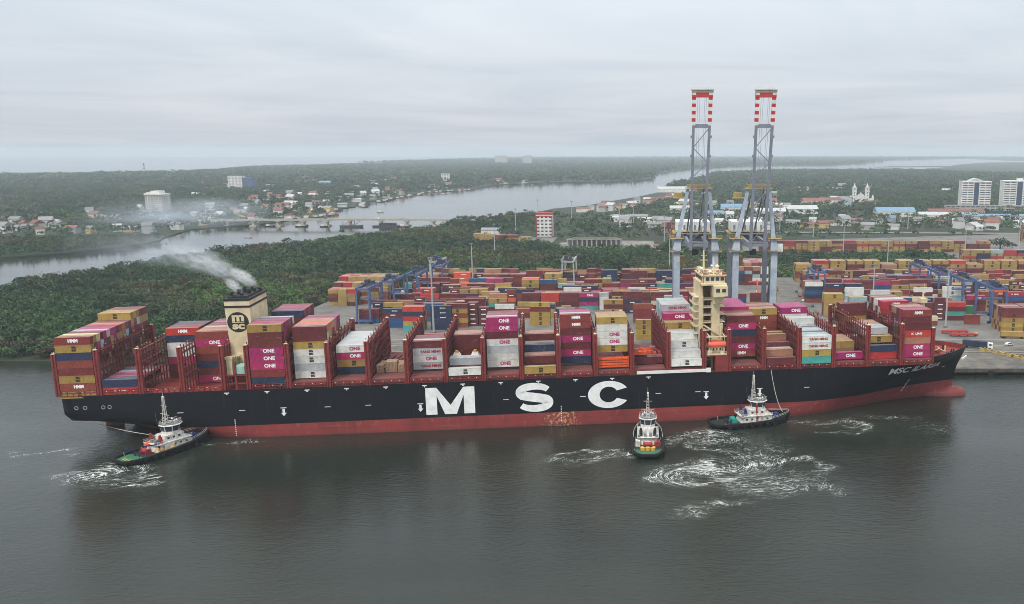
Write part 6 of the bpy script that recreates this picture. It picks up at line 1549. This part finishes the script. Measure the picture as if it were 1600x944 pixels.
# ================================================================== TRUCKS AND THINGS ON THE APRON
def truck(x, y, rz, box, label, cabrgb=(222,222,218)):
    t = empty('container_truck', (x, y, 3.22), rz, label, 'truck')
    m = MB(); m.box(6.6,9.0,-1.25,1.25,.9,3.4); m.box(7.4,9.1,-1.2,1.2,.5,1.6); m.build('cab', mat('cab_%d_%d_%d' % cabrgb, cabrgb, .4, var=.05), t)
    m = MB(); m.box(8.98,9.03,-1.05,1.05,2.0,3.0); m.box(7.3,8.5,-1.27,1.27,2.1,3.0); m.build('windscreen', dark_w, t)
    m = MB(); m.box(-6.2,9.0,-1.0,1.0,.8,1.15); m.build('chassis', black_p, t)
    if box: MB().box(-6.1,6.1,-1.22,1.22,1.2,4.0).build('trailer_box', CM[box], t)
    wm_ = MB().tube((0,-.18,.5),(0,.18,.5),.5,n=10).mesh('wheel', mat('tyre', (30,30,32), .9))
    for xx in (-5,-3.7,5.2,7.9):
        for sy in (-1,1): link('wheel', wm_, t, (xx, sy*1.05, 0))
    return t
truck(175, 446, R(-24), 'nv', 'truck with long navy trailer and white cab driving on the apron right of the bow')
truck(151, 466, R(175), None, 'white cab truck without load just behind the ship bow')
truck(116, 528, R(80), 'wh', 'white box truck parked at the right edge of the yard road')
truck(232, 462, R(170), None, 'white truck cut by the right edge on the apron')
truck(102, 560, R(90), None, 'dark flat truck on the yard road', (70,74,80))
truck(97, 640, R(92), 'mu', 'small yellow loaded truck far up the yard road', (190,160,70))
for i in range(8):
    x, y = 177+i*2.2, 440-i*3.3; m = MB(); m.box(-1.6,1.6,-1.1,1.1,0,.5); m.box(-1.2,1.2,-.8,.8,.5,1.2); m.box(-1.4,-.8,-.9,.9,1.2,1.6); m.box(.8,1.4,-.9,.9,1.2,1.6)
    tag(m.build('lashing_bin', crane_y, None, (x, y, 3.22), (0,0,R(-40))), 'yellow lashing gear bin in a slanting row on the apron near the bow', 'bin', 'yellow bins on the apron')
for i, (x, y, z, lb) in enumerate(((170,482,3.22,'upper long red flat rack frame standing on the apron behind the bow'),(172,474,3.22,'lower long red flat rack frame standing on the apron behind the bow'))):
    m = MB(); m.box(0,15,0,2.4,.8,1.5); m.box(0,15,0,.2,1.5,1.8); m.box(0,15,2.2,2.4,1.5,1.8)
    for xx in (.3,14.2,5,10): m.box(xx,xx+.5,.2,2.2,0,.8)
    tag(m.build('flat_rack', mat('rack_red', (176,64,60), .7, var=.15, scale=.5), None, (x, y, z)), lb, 'flat rack')
for i in range(7):
    a = i*1.1; vehicle('car', 108+RNG.uniform(-5,5), 500+i*22+RNG.uniform(-4,4), 3.22, R(90+RNG.uniform(-12,12)), 4.4, 1.8, 1.5, [(60,62,66),(190,190,188),(120,50,46)][i % 3], f"{['dark','white','red'][i%3]} car parked along the right side of the yard road", group=f"{['dark','white','red'][i%3]} cars along the yard road")
for x, y, rz, bx_, lb, cr_ in ((128,452,R(4),'mr','truck with maroon trailer on the apron behind the bow lashing bridge',(222,222,218)),(205,470,R(-6),'mu','truck with mustard trailer passing the nearest right yard stack',(190,60,50)),(-40,446,R(3),'rb','truck with red-brown trailer glimpsed through the open bays amidships',(222,222,218)),(-90,452,R(178),None,'empty flat truck on the apron glimpsed left of amidships',(60,90,150)),(228,440,R(2),None,'empty flat truck near the right edge of the apron',(222,222,218))): truck(x, y, rz, bx_, lb, cr_)
for i, (x, y, rz) in enumerate(((196,452,20),(212,446,-15),(158,446,10),(144,458,0),(222,470,90),(188,478,60))):
    vehicle('car', x, y, 3.22, R(rz), 4.4, 1.8, 1.6, [(206,206,204),(70,72,78),(190,150,60)][i % 3], ['small white car on the apron right of the bow, nearest the truck','dark car on the apron right of the yellow bins','yellow service car on the apron right behind the bow','small white car on the apron close behind the bow mast','dark car parked by the nearest right yard stack','yellow service car beside the red flat racks'][i])
for i, (x, y, w) in enumerate(((186,425,12),(204,420,12),(220,428,12))):
    m = MB(); m.box(0,w,0,2.4,.15,.5); m.box(0,w,0,.25,.5,.8); m.box(0,w,2.15,2.4,.5,.8)
    for k in range(5): m.box(k*w/5,k*w/5+.3,.25,2.15,.5,.65)
    tag(m.build('spreader_frame', mat('rusty_frame', (120,84,60), .8, var=.25, scale=.8), None, (x, y, 3.22), (0,0,R([3,-5,8][i]))), ['left','middle','right'][i]+' one of three rusty lifting frames lying near the quay edge', 'lifting frame')
# reach stacker with raised boom on the yard road
rs = empty('reach_stacker', (80, 612, 3.22), R(90), 'yellow and red reach stacker between the right crane legs', 'reach stacker')
m = MB(); m.box(-4,4,-2,2,1,2.6); m.box(-4.4,-2.6,-2,2,2.6,3.6); m.build('body', crane_y, rs); m = MB(); m.beam((-3,0,3.4),(5,0,11),1.0,1.2); m.box(4,6,-6,6,9.2,10.2); m.build('boom', crane_r, rs)
m = MB(); m.box(-1.4,.6,-.9,.9,2.6,4.4); m.build('cab', crane_w, rs)
for xx in (-3,2.8):
    for sy in (-1,1): MB().tube((xx,sy*1.7,.9),(xx,sy*2.3,.9),.9,n=10).build('wheel', black_p, rs)

# ================================================================== TUGS
tug_blk = mat('tug_black', (20,21,24), .7, var=.2, scale=1); deck_gn = mat('tug_deck_green', (52,112,82), .75, var=.2, scale=.8); tug_w = mat('tug_white', (222,221,216), .5, var=.2, scale=.9, dirt=(168,158,146))
tug_red = mat('tug_red', (150,48,48), .6, var=.1); tug_bl = mat('tug_blue', (40,50,104), .6, var=.1); tug_y = mat('tug_yellow', (222,166,66), .6, var=.1); tug_dkdeck = mat('tug_dark_deck', (44,44,43), .8, var=.2, scale=1)
def tug(x, y, rz, L, label, deckm, accent, kind):
    t = empty('tugboat', (x, y, 0), rz, label, 'tugboat')
    k = L/31.0
    st = [(-15.4,2.6),(-14.8,3.6),(-13,4.6),(-9,5.1),(0,5.3),(6,5.1),(9.5,4.3),(12.2,3.1),(14.2,1.7),(15.4,.05)]
    zt = [2.1,2.1,2.1,2.1,2.25,2.6,3.0,3.3,3.6,3.8]
    m = MB(); 
    def ringp(f, zz): return [(a*k*(1 if a < 0 else f[1]), w_*f[0]*k) for a, w_ in st]
    lv = [(-1.2,(.55,.86)),(.3,(.86,.95)),(1.4,(.98,.995)),(None,(1,1))]
    rows = []
    for z, f in lv: rows.append([(a*k*f[1], w_*f[0]*k, zt[i] if z is None else z) for i, (a, w_) in enumerate(st)])
    for sd in (-1,1):
        for A, B in zip(rows, rows[1:]):
            for i in range(len(st)-1):
                q = [(A[i][0],sd*A[i][1],A[i][2]),(A[i+1][0],sd*A[i+1][1],A[i+1][2]),(B[i+1][0],sd*B[i+1][1],B[i+1][2]),(B[i][0],sd*B[i][1],B[i][2])]; m.face(q if sd < 0 else q[::-1])
    for A, B in zip(rows, rows[1:]): m.face([(A[0][0],A[0][1],A[0][2]),(A[0][0],-A[0][1],A[0][2]),(B[0][0],-B[0][1],B[0][2]),(B[0][0],B[0][1],B[0][2])])
    # bulwark inside faces
    T = rows[-1]
    for sd in (-1,1):
        for i in range(len(st)-1):
            a, b = T[i], T[i+1]; q = [(a[0]*.985,sd*a[1]*.93,1.2),(b[0]*.985,sd*b[1]*.93,1.2),(b[0],sd*b[1],b[2]),(a[0],sd*a[1],a[2])]; m.face(q[::-1] if sd < 0 else q)
    m.build('hull', tug_blk, t)
    m = MB(); n = len(st); pts = [(T[i][0]*.985,-T[i][1]*.93) for i in range(n)]+[(T[i][0]*.985,T[i][1]*.93) for i in reversed(range(n))]
    for i in range(n-1):
        a, b = T[i], T[i+1]; zz = lambda q: 1.35+max(0,(q/k-4))*.12
        m.mi = 0 if i < 3 else 1
        m.face([(a[0]*.985,-a[1]*.93,zz(a[0])),(b[0]*.985,-b[1]*.93,zz(b[0])),(b[0]*.985,b[1]*.93,zz(b[0])),(a[0]*.985,a[1]*.93,zz(a[0]))])
    m.build('deck', [deckm, tug_dkdeck], t)
    m = MB()
    for i in range(n-1):
        for sd in (-1,1):
            a, b = T[i], T[i+1]; m.beam((a[0],sd*(a[1]-.05),a[2]-.25),(b[0],sd*(b[1]-.05),b[2]-.25),1.0,.8)
    m.beam((T[0][0]-.1,-T[0][1],1.75),(T[0][0]-.1,T[0][1],1.75),.7,.8); m.tube((T[-1][0]*.93,-2.0,3.0),(T[-1][0]*.93,2.0,3.0),.75,n=8); m.build('fender', mat('tug_fender', (17,17,19), .85), t)
    tm = MB().torus((0,0,0), .55, .22, 'y', 12, 6).mesh('tyre', mat('tyre', (30,30,32), .9))
    for i in range(7):
        for sd in (-1,1): link('tyre', tm, t, ((-10+i*2.9)*k, sd*(5.35*k+.2), 1.1))
    for sd in (-1,1): link('tyre', tm, t, (-14.9*k, sd*2.2*k, 1.2), (0,0,R(70*sd)))
    # deckhouse, wheelhouse with slanted windows
    m = MB(); m.prism([(-4.5*k,1.3),(7.6*k,1.9),(7.0*k,4.2),(-3.2*k,4.2)], -3.3*k, 3.3*k); m.build('deckhouse', tug_w, t)
    ph = window_mesh(.8, .7)
    for i in range(5):
        for sd in (-1,1): link('porthole', ph, t, (-2.6*k+i*2.0*k, sd*3.3*k, 2.7))
    m = MB(); m.box(-4.8*k,7.4*k,-3.7*k,3.7*k,4.2,4.35)
    for sd in (-1,1):
        for q in (.5,1.0): m.beam((-4.8*k,sd*3.65*k,4.35+q),(7.4*k,sd*3.65*k,4.35+q),.07)
        for i in range(9): m.beam((-4.8*k+i*1.5*k,sd*3.65*k,4.35),(-4.8*k+i*1.5*k,sd*3.65*k,5.35),.07)
    m.build('upper_deck', tug_w, t)
    if kind == 1:
        for sd in (-1,1):
            m = MB(); m.box(-2.4*k,1.0*k,sd*3.32*k-.3,sd*3.32*k+.3,1.9,4.3); m.build('side_locker', tug_w, t)
    cx0 = 2.6*k; r0, r1 = 2.6*k, 3.05*k
    def octo(r, z): return [(cx0+r*1.1*math.cos(R(22.5+45*i)), r*math.sin(R(22.5+45*i)), z) for i in range(8)]
    m = MB(); m.prism([(-1.6*k,4.36),(5.6*k,4.36),(5.2*k,6.5),(-1.2*k,6.5)], -2.5*k, 2.5*k); m.build('accommodation', tug_w, t)
    for i in range(3):
        for sd in (-1,1): link('porthole', ph, t, (-.2*k+i*1.9*k, sd*2.5*k, 5.1))
    A, B, C_ = octo(r0,6.5), octo(r0,7.3), octo(r1,9.6); m = MB()
    for P_, Q_ in ((A,B),(B,C_)):
        for i in range(8): j = (i+1) % 8; m.face([P_[i],P_[j],Q_[j],Q_[i]])
    m.face(C_); E1, E2 = octo(r1*1.12,9.6), octo(r1*1.05,10.0)
    for i in range(8): j = (i+1) % 8; m.face([E1[i],E1[j],E2[j],E2[i]])
    m.face(E1[::-1]); wh_ = m.build('wheelhouse', tug_w, t)
    m = MB(); m.face(E2); m.box(cx0-1.6,cx0-.4,-1.5,-.3,10.01,10.5); m.box(cx0+.9,cx0+1.6,.2,1.4,10.01,10.4); m.build('roof', mat('tug_roof', (122,124,124), .75, var=.3, scale=1.2), wh_)
    for i in range(8):
        j = (i+1) % 8; a, b, c2, d2 = [Vector(q) for q in (B[i],B[j],C_[j],C_[i])]; cen = (a+b+c2+d2)/4; nrm = (b-a).cross(d2-a).normalized()
        q = [cen+(p-cen)*f_+nrm*.04 for p, f_ in ((a,.84),(b,.84),(c2,.84),(d2,.84))]
        m = MB(); m.face(q); m.build('window', dark_w, wh_)
    # mast with crosstrees, lights and radar
    m = MB(); mx0 = cx0-1.6*k; H = 18.2*k
    for dx, dy in ((-.4,-.4),(.4,-.4),(-.4,.4),(.4,.4)): m.beam((mx0+dx*1.6,dy*1.6,9.8),(mx0+dx*.5,dy*.5,H),.16)
    for i in range(8):
        z = 10.0+i*(H-10.2)/8; w_ = .62-.045*i; m.beam((mx0-w_,-w_,z),(mx0+w_,w_,z+.6),.1); m.beam((mx0-w_,w_,z),(mx0+w_,-w_,z+.6),.1)
    m.beam((mx0,-2.2*k,H*.68),(mx0,2.2*k,H*.68),.14); m.beam((mx0,-1.5*k,H*.84),(mx0,1.5*k,H*.84),.12); m.beam((mx0,-1.1*k,H*.6),(mx0+.2,1.1*k,H*.6),.25); m.tube((mx0,0,H),(mx0,0,H+2),.06,n=5); m.box(mx0-.35,mx0+.35,-.35,.35,H-.3,H+.3); m.build('mast', tug_w, t)
    m = MB()
    for px_, py_ in ((cx0+1.6,1.2),(cx0+.4,-1.9),(cx0+1.7,-1.2),(cx0-.6,1.9)): m.tube((px_,py_,10),(px_,py_,10.8),.1,n=5); m.tube((px_,py_,10.8),(px_,py_,11.3),.42,.2,8)
    m.box(cx0-.5,cx0+.5,-.6,.6,10,10.7); m.build('radar_dome', tug_w, t)
    m = MB()
    for q in (.5,1.0):
        pr = octo(r1*1.02, 10+q)
        for i in range(8): m.beam(pr[i], pr[(i+1)%8], .06)
    m.build('roof_rail', tug_w, t)
    for sd in (-1,1):
        m = MB(); m.tube((-2.6*k,sd*2.4*k,4.2),(-2.9*k,sd*2.4*k,6.6),.62*k,.55*k,10); m.tube((-2.9*k,sd*2.4*k,6.6),(-3.0*k,sd*2.4*k,7.3),.4*k,.4*k,8); m.build('funnel', tug_dkdeck if kind == 2 else accent, t)
    # deck gear
    m = MB(); m.tube((10.2*k,-1.3,2.9),(10.2*k,1.3,2.9),.95,n=10); m.box(9.2*k,11.2*k,-1.8,-1.3,2.0,3.6); m.box(9.2*k,11.2*k,1.3,1.8,2.0,3.6); m.build('bow_winch', tug_bl if kind != 2 else tug_dkdeck, t)
    m = MB(); m.tube((-6.6*k,-1.2,2.5),(-6.6*k,1.2,2.5),.85,n=10); m.box(-7.6*k,-5.6*k,-1.7,-1.2,1.3,3.2); m.box(-7.6*k,-5.6*k,1.2,1.7,1.3,3.2); m.build('tow_winch', mat('winch_teal', (50,150,140), .6) if kind == 3 else tug_red, t)
    m = MB(); m.tube((-9.4*k,-1.3,1.3),(-9.4*k,-1.3,2.9),.22,n=7); m.tube((-9.4*k,1.3,1.3),(-9.4*k,1.3,2.9),.22,n=7); m.beam((-9.4*k,-1.8,2.5),(-9.4*k,1.8,2.5),.3); m.build('tow_bitts', tug_dkdeck, t)
    if kind == 1:
        m = MB(); m.tube((-5.6*k,1.9,4.0),(-1.6*k,1.9,4.2),.7,.7,8); m.box(-5.2*k,-2*k,1.4,2.4,4.3,4.7); m.build('rescue_boat', mat('lifeboat_orange', (226,106,84), .5), t)
        m = MB(); m.beam((-4*k,-3.2*k,1.4),(-4*k,-3.0*k,4.6),.4); m.beam((-4*k,-3.0*k,4.6),(-8.5*k,-2.6*k,5.2),.35); m.beam((-7*k,3.2*k,1.4),(-11*k,2.8*k,4.4),.4); m.build('deck_crane', tug_bl, t)
        m = MB(); m.torus((-5.2*k,-3.9*k,2.6), .9, .22, 'y', 12, 6); m.torus((-3.4*k,-4.0*k,2.4), .7, .2, 'y', 12, 6); m.box(-.8*k,.8*k,-4.2*k,-3.6*k,1.4,2.4); m.build('hose_reel', tug_y, t)
        m = MB(); 
        for i in range(3): m.beam((-13.6*k,-1.6+i*1.4,1.42),(-12.2*k,-.9+i*1.4,1.42),.4,.06)
        m.build('deck_stripe', tug_y, t)
    if kind == 2:
        m = MB()
        for yy in (-1.8,0,1.8): m.tube((-9.4*k,yy,1.35),(-9.4*k,yy,2.5),.85,.95,10)
        m.build('yellow_drum', tug_y, t)
        m = MB(); m.box(-6*k,-3.4*k,2.6*k,4.2*k,1.3,3.4); m.build('deck_locker', tug_w, t); m = MB(); m.box(-6*k,-3.4*k,-4.2*k,-3*k,1.3,3.2); m.box(-5.9*k,-3.5*k,-3*k,-2.2*k,1.3,2.6); m.build('deck_locker', tug_red, t)
    if kind == 3:
        m = MB(); m.box(1*k,1.9*k,-3.36*k,-3.3*k,1.6,4.3); m.box(1.1*k,1.7*k,-2.62*k,-2.52*k,4.4,9.4); m.build('red_ladder', tug_red, t)
        m = MB()
        for i in range(4): m.tube((8.4*k+i*.6,-1.8+i*.7,2.2),(9.6*k+i*.5,-1.2+i*.7,3.6),.7,n=8)
        m.build('fender_bundle', tug_bl, t)
    m = MB()
    for sd in (-1,1):
        m.tube((cx0+2.4,sd*1.3,10),(cx0+2.4,sd*1.3,11.0),.14,n=6); m.tube((cx0+2.3,sd*1.3,11.0),(cx0+3.4,sd*1.3,11.3),.2,.14,8)
        m.box(-3.9*k,-2.6*k,sd*.9*k-.5,sd*.9*k+.5,4.35,5.5); m.tube((-4.2*k,sd*3.0*k,4.35),(-4.2*k,sd*3.0*k,5.2),.45,n=8)
        m.beam((6.6*k,sd*2.6*k,4.35),(6.6*k,sd*2.6*k,7.0),.12); m.beam((cx0-r1,sd*2.4,10),(cx0-r1-.3,sd*2.5,14.5),.06)
    m.build('fire_monitor', mat('gear_grey', (136,140,142), .6, .2, var=.2, scale=2), t)
    m = MB()
    for sd in (-1,1):
        for a, b in zip(st[4:9], st[5:10]):
            for q in (.55, 1.05): m.beam((a[0]*k,sd*a[1]*k*.96,2.2+max(0,a[0])*.1+q),(b[0]*k,sd*b[1]*k*.96,2.2+max(0,b[0])*.1+q),.07)
    m.build('bow_rail', tug_w, t)
    m = MB()
    for sd in (-1,1):
        for i in range(3): m.tube((-12+i*6.5,sd*4.4*k,1.3),(-12+i*6.5,sd*4.4*k,2.5),.12,n=6)
    m.build('stanchion', tug_w, t)
    return t
tug(-174, 294.5, math.atan2(31, 16), 34, 'green decked tugboat with orange rescue boat at the stern of the ship', deck_gn, tug_red, 1)
tug(0.3, 302, R(90), 33, 'tugboat seen end on with green deck and three yellow drums pushing amidships', deck_gn, tug_red, 2)
tug(41, 326.2, R(15), 33.5, 'tugboat with dark deck and teal winch lying along the bow quarter of the ship', tug_dkdeck, tug_bl, 3)
def rope(pts, r, label, name='tow_rope'):
    m = MB()
    for a, b in zip(pts, pts[1:]): m.tube(a, b, r, n=5)
    tag(m.build(name, mat('rope_pale', (196,190,176), .8)), label, 'rope')
def sag(a, b, s, n=10): return [tuple(Vector(a).lerp(Vector(b), i/n) - Vector((0,0,s*4*(i/n)*(1-i/n)))) for i in range(n+1)]
top = M_SHIP @ Vector((267, -.1, 19.2)); rope(sag((54.5, 330, 3.8), tuple(top), 3.0), .13, 'pale tow line from the right tug up to the ship side')
top = M_SHIP @ Vector((8, 8, 6.0)); rope(sag((-175, 300, 3.6), tuple(top), .8), .12, 'pale tow line from the left tug to the ship stern')

# ---- smoke from the funnel drifting left
sm = volume_mat('funnel_smoke', 1.0, (.97,.985,1.0), 3.4, .40, .60)
sm2 = volume_mat('thin_smoke', 0.16, (.90,.95,1.0), 3.2, .42, .62)
def puff(c, r, m, rot=0):
    me = bpy.data.meshes.new('smoke'); 
    import bmesh
    bm = bmesh.new(); bmesh.ops.create_icosphere(bm, subdivisions=3, radius=1.0); bm.to_mesh(me); bm.free(); me.materials.append(m)
    o = link('smoke', me, None, c, (0, rot, 0), r); tag(o, kind='stuff'); return o
fx = M_SHIP @ Vector((61, 17, 54)); fy = M_SHIP @ Vector((64, 25, 55))
puff((fx.x-2.5, fx.y, fx.z+2.2), (4.2,2.2,2.2), sm, R(38)); puff((fy.x-4.5, fy.y, fy.z+3.2), (6.5,3.2,2.9), sm, R(32))
puff((fx.x-10, fx.y+6, fx.z+7.6), (9,6,4.2), sm2, R(30)); puff((fx.x-20, fx.y+12, fx.z+10.5), (14,9,5.5), sm2, R(18))
puff((fx.x-40, fx.y+22, fx.z+13), (22,14,7.5), volume_mat('drifting_smoke', 0.030, (.84,.92,1.0), 3.0, .40, .64), R(12)); puff((fx.x-72, fx.y+50, fx.z+12), (34,24,10), volume_mat('smoke_veil', 0.009, (.82,.91,1.0), 1.6, .32, .68), R(6))
puff((-640, 1180, 22), (130,150,26), volume_mat('town_smoke', 0.0075, (.78,.86,.97), 1.6, .36, .66), 0)
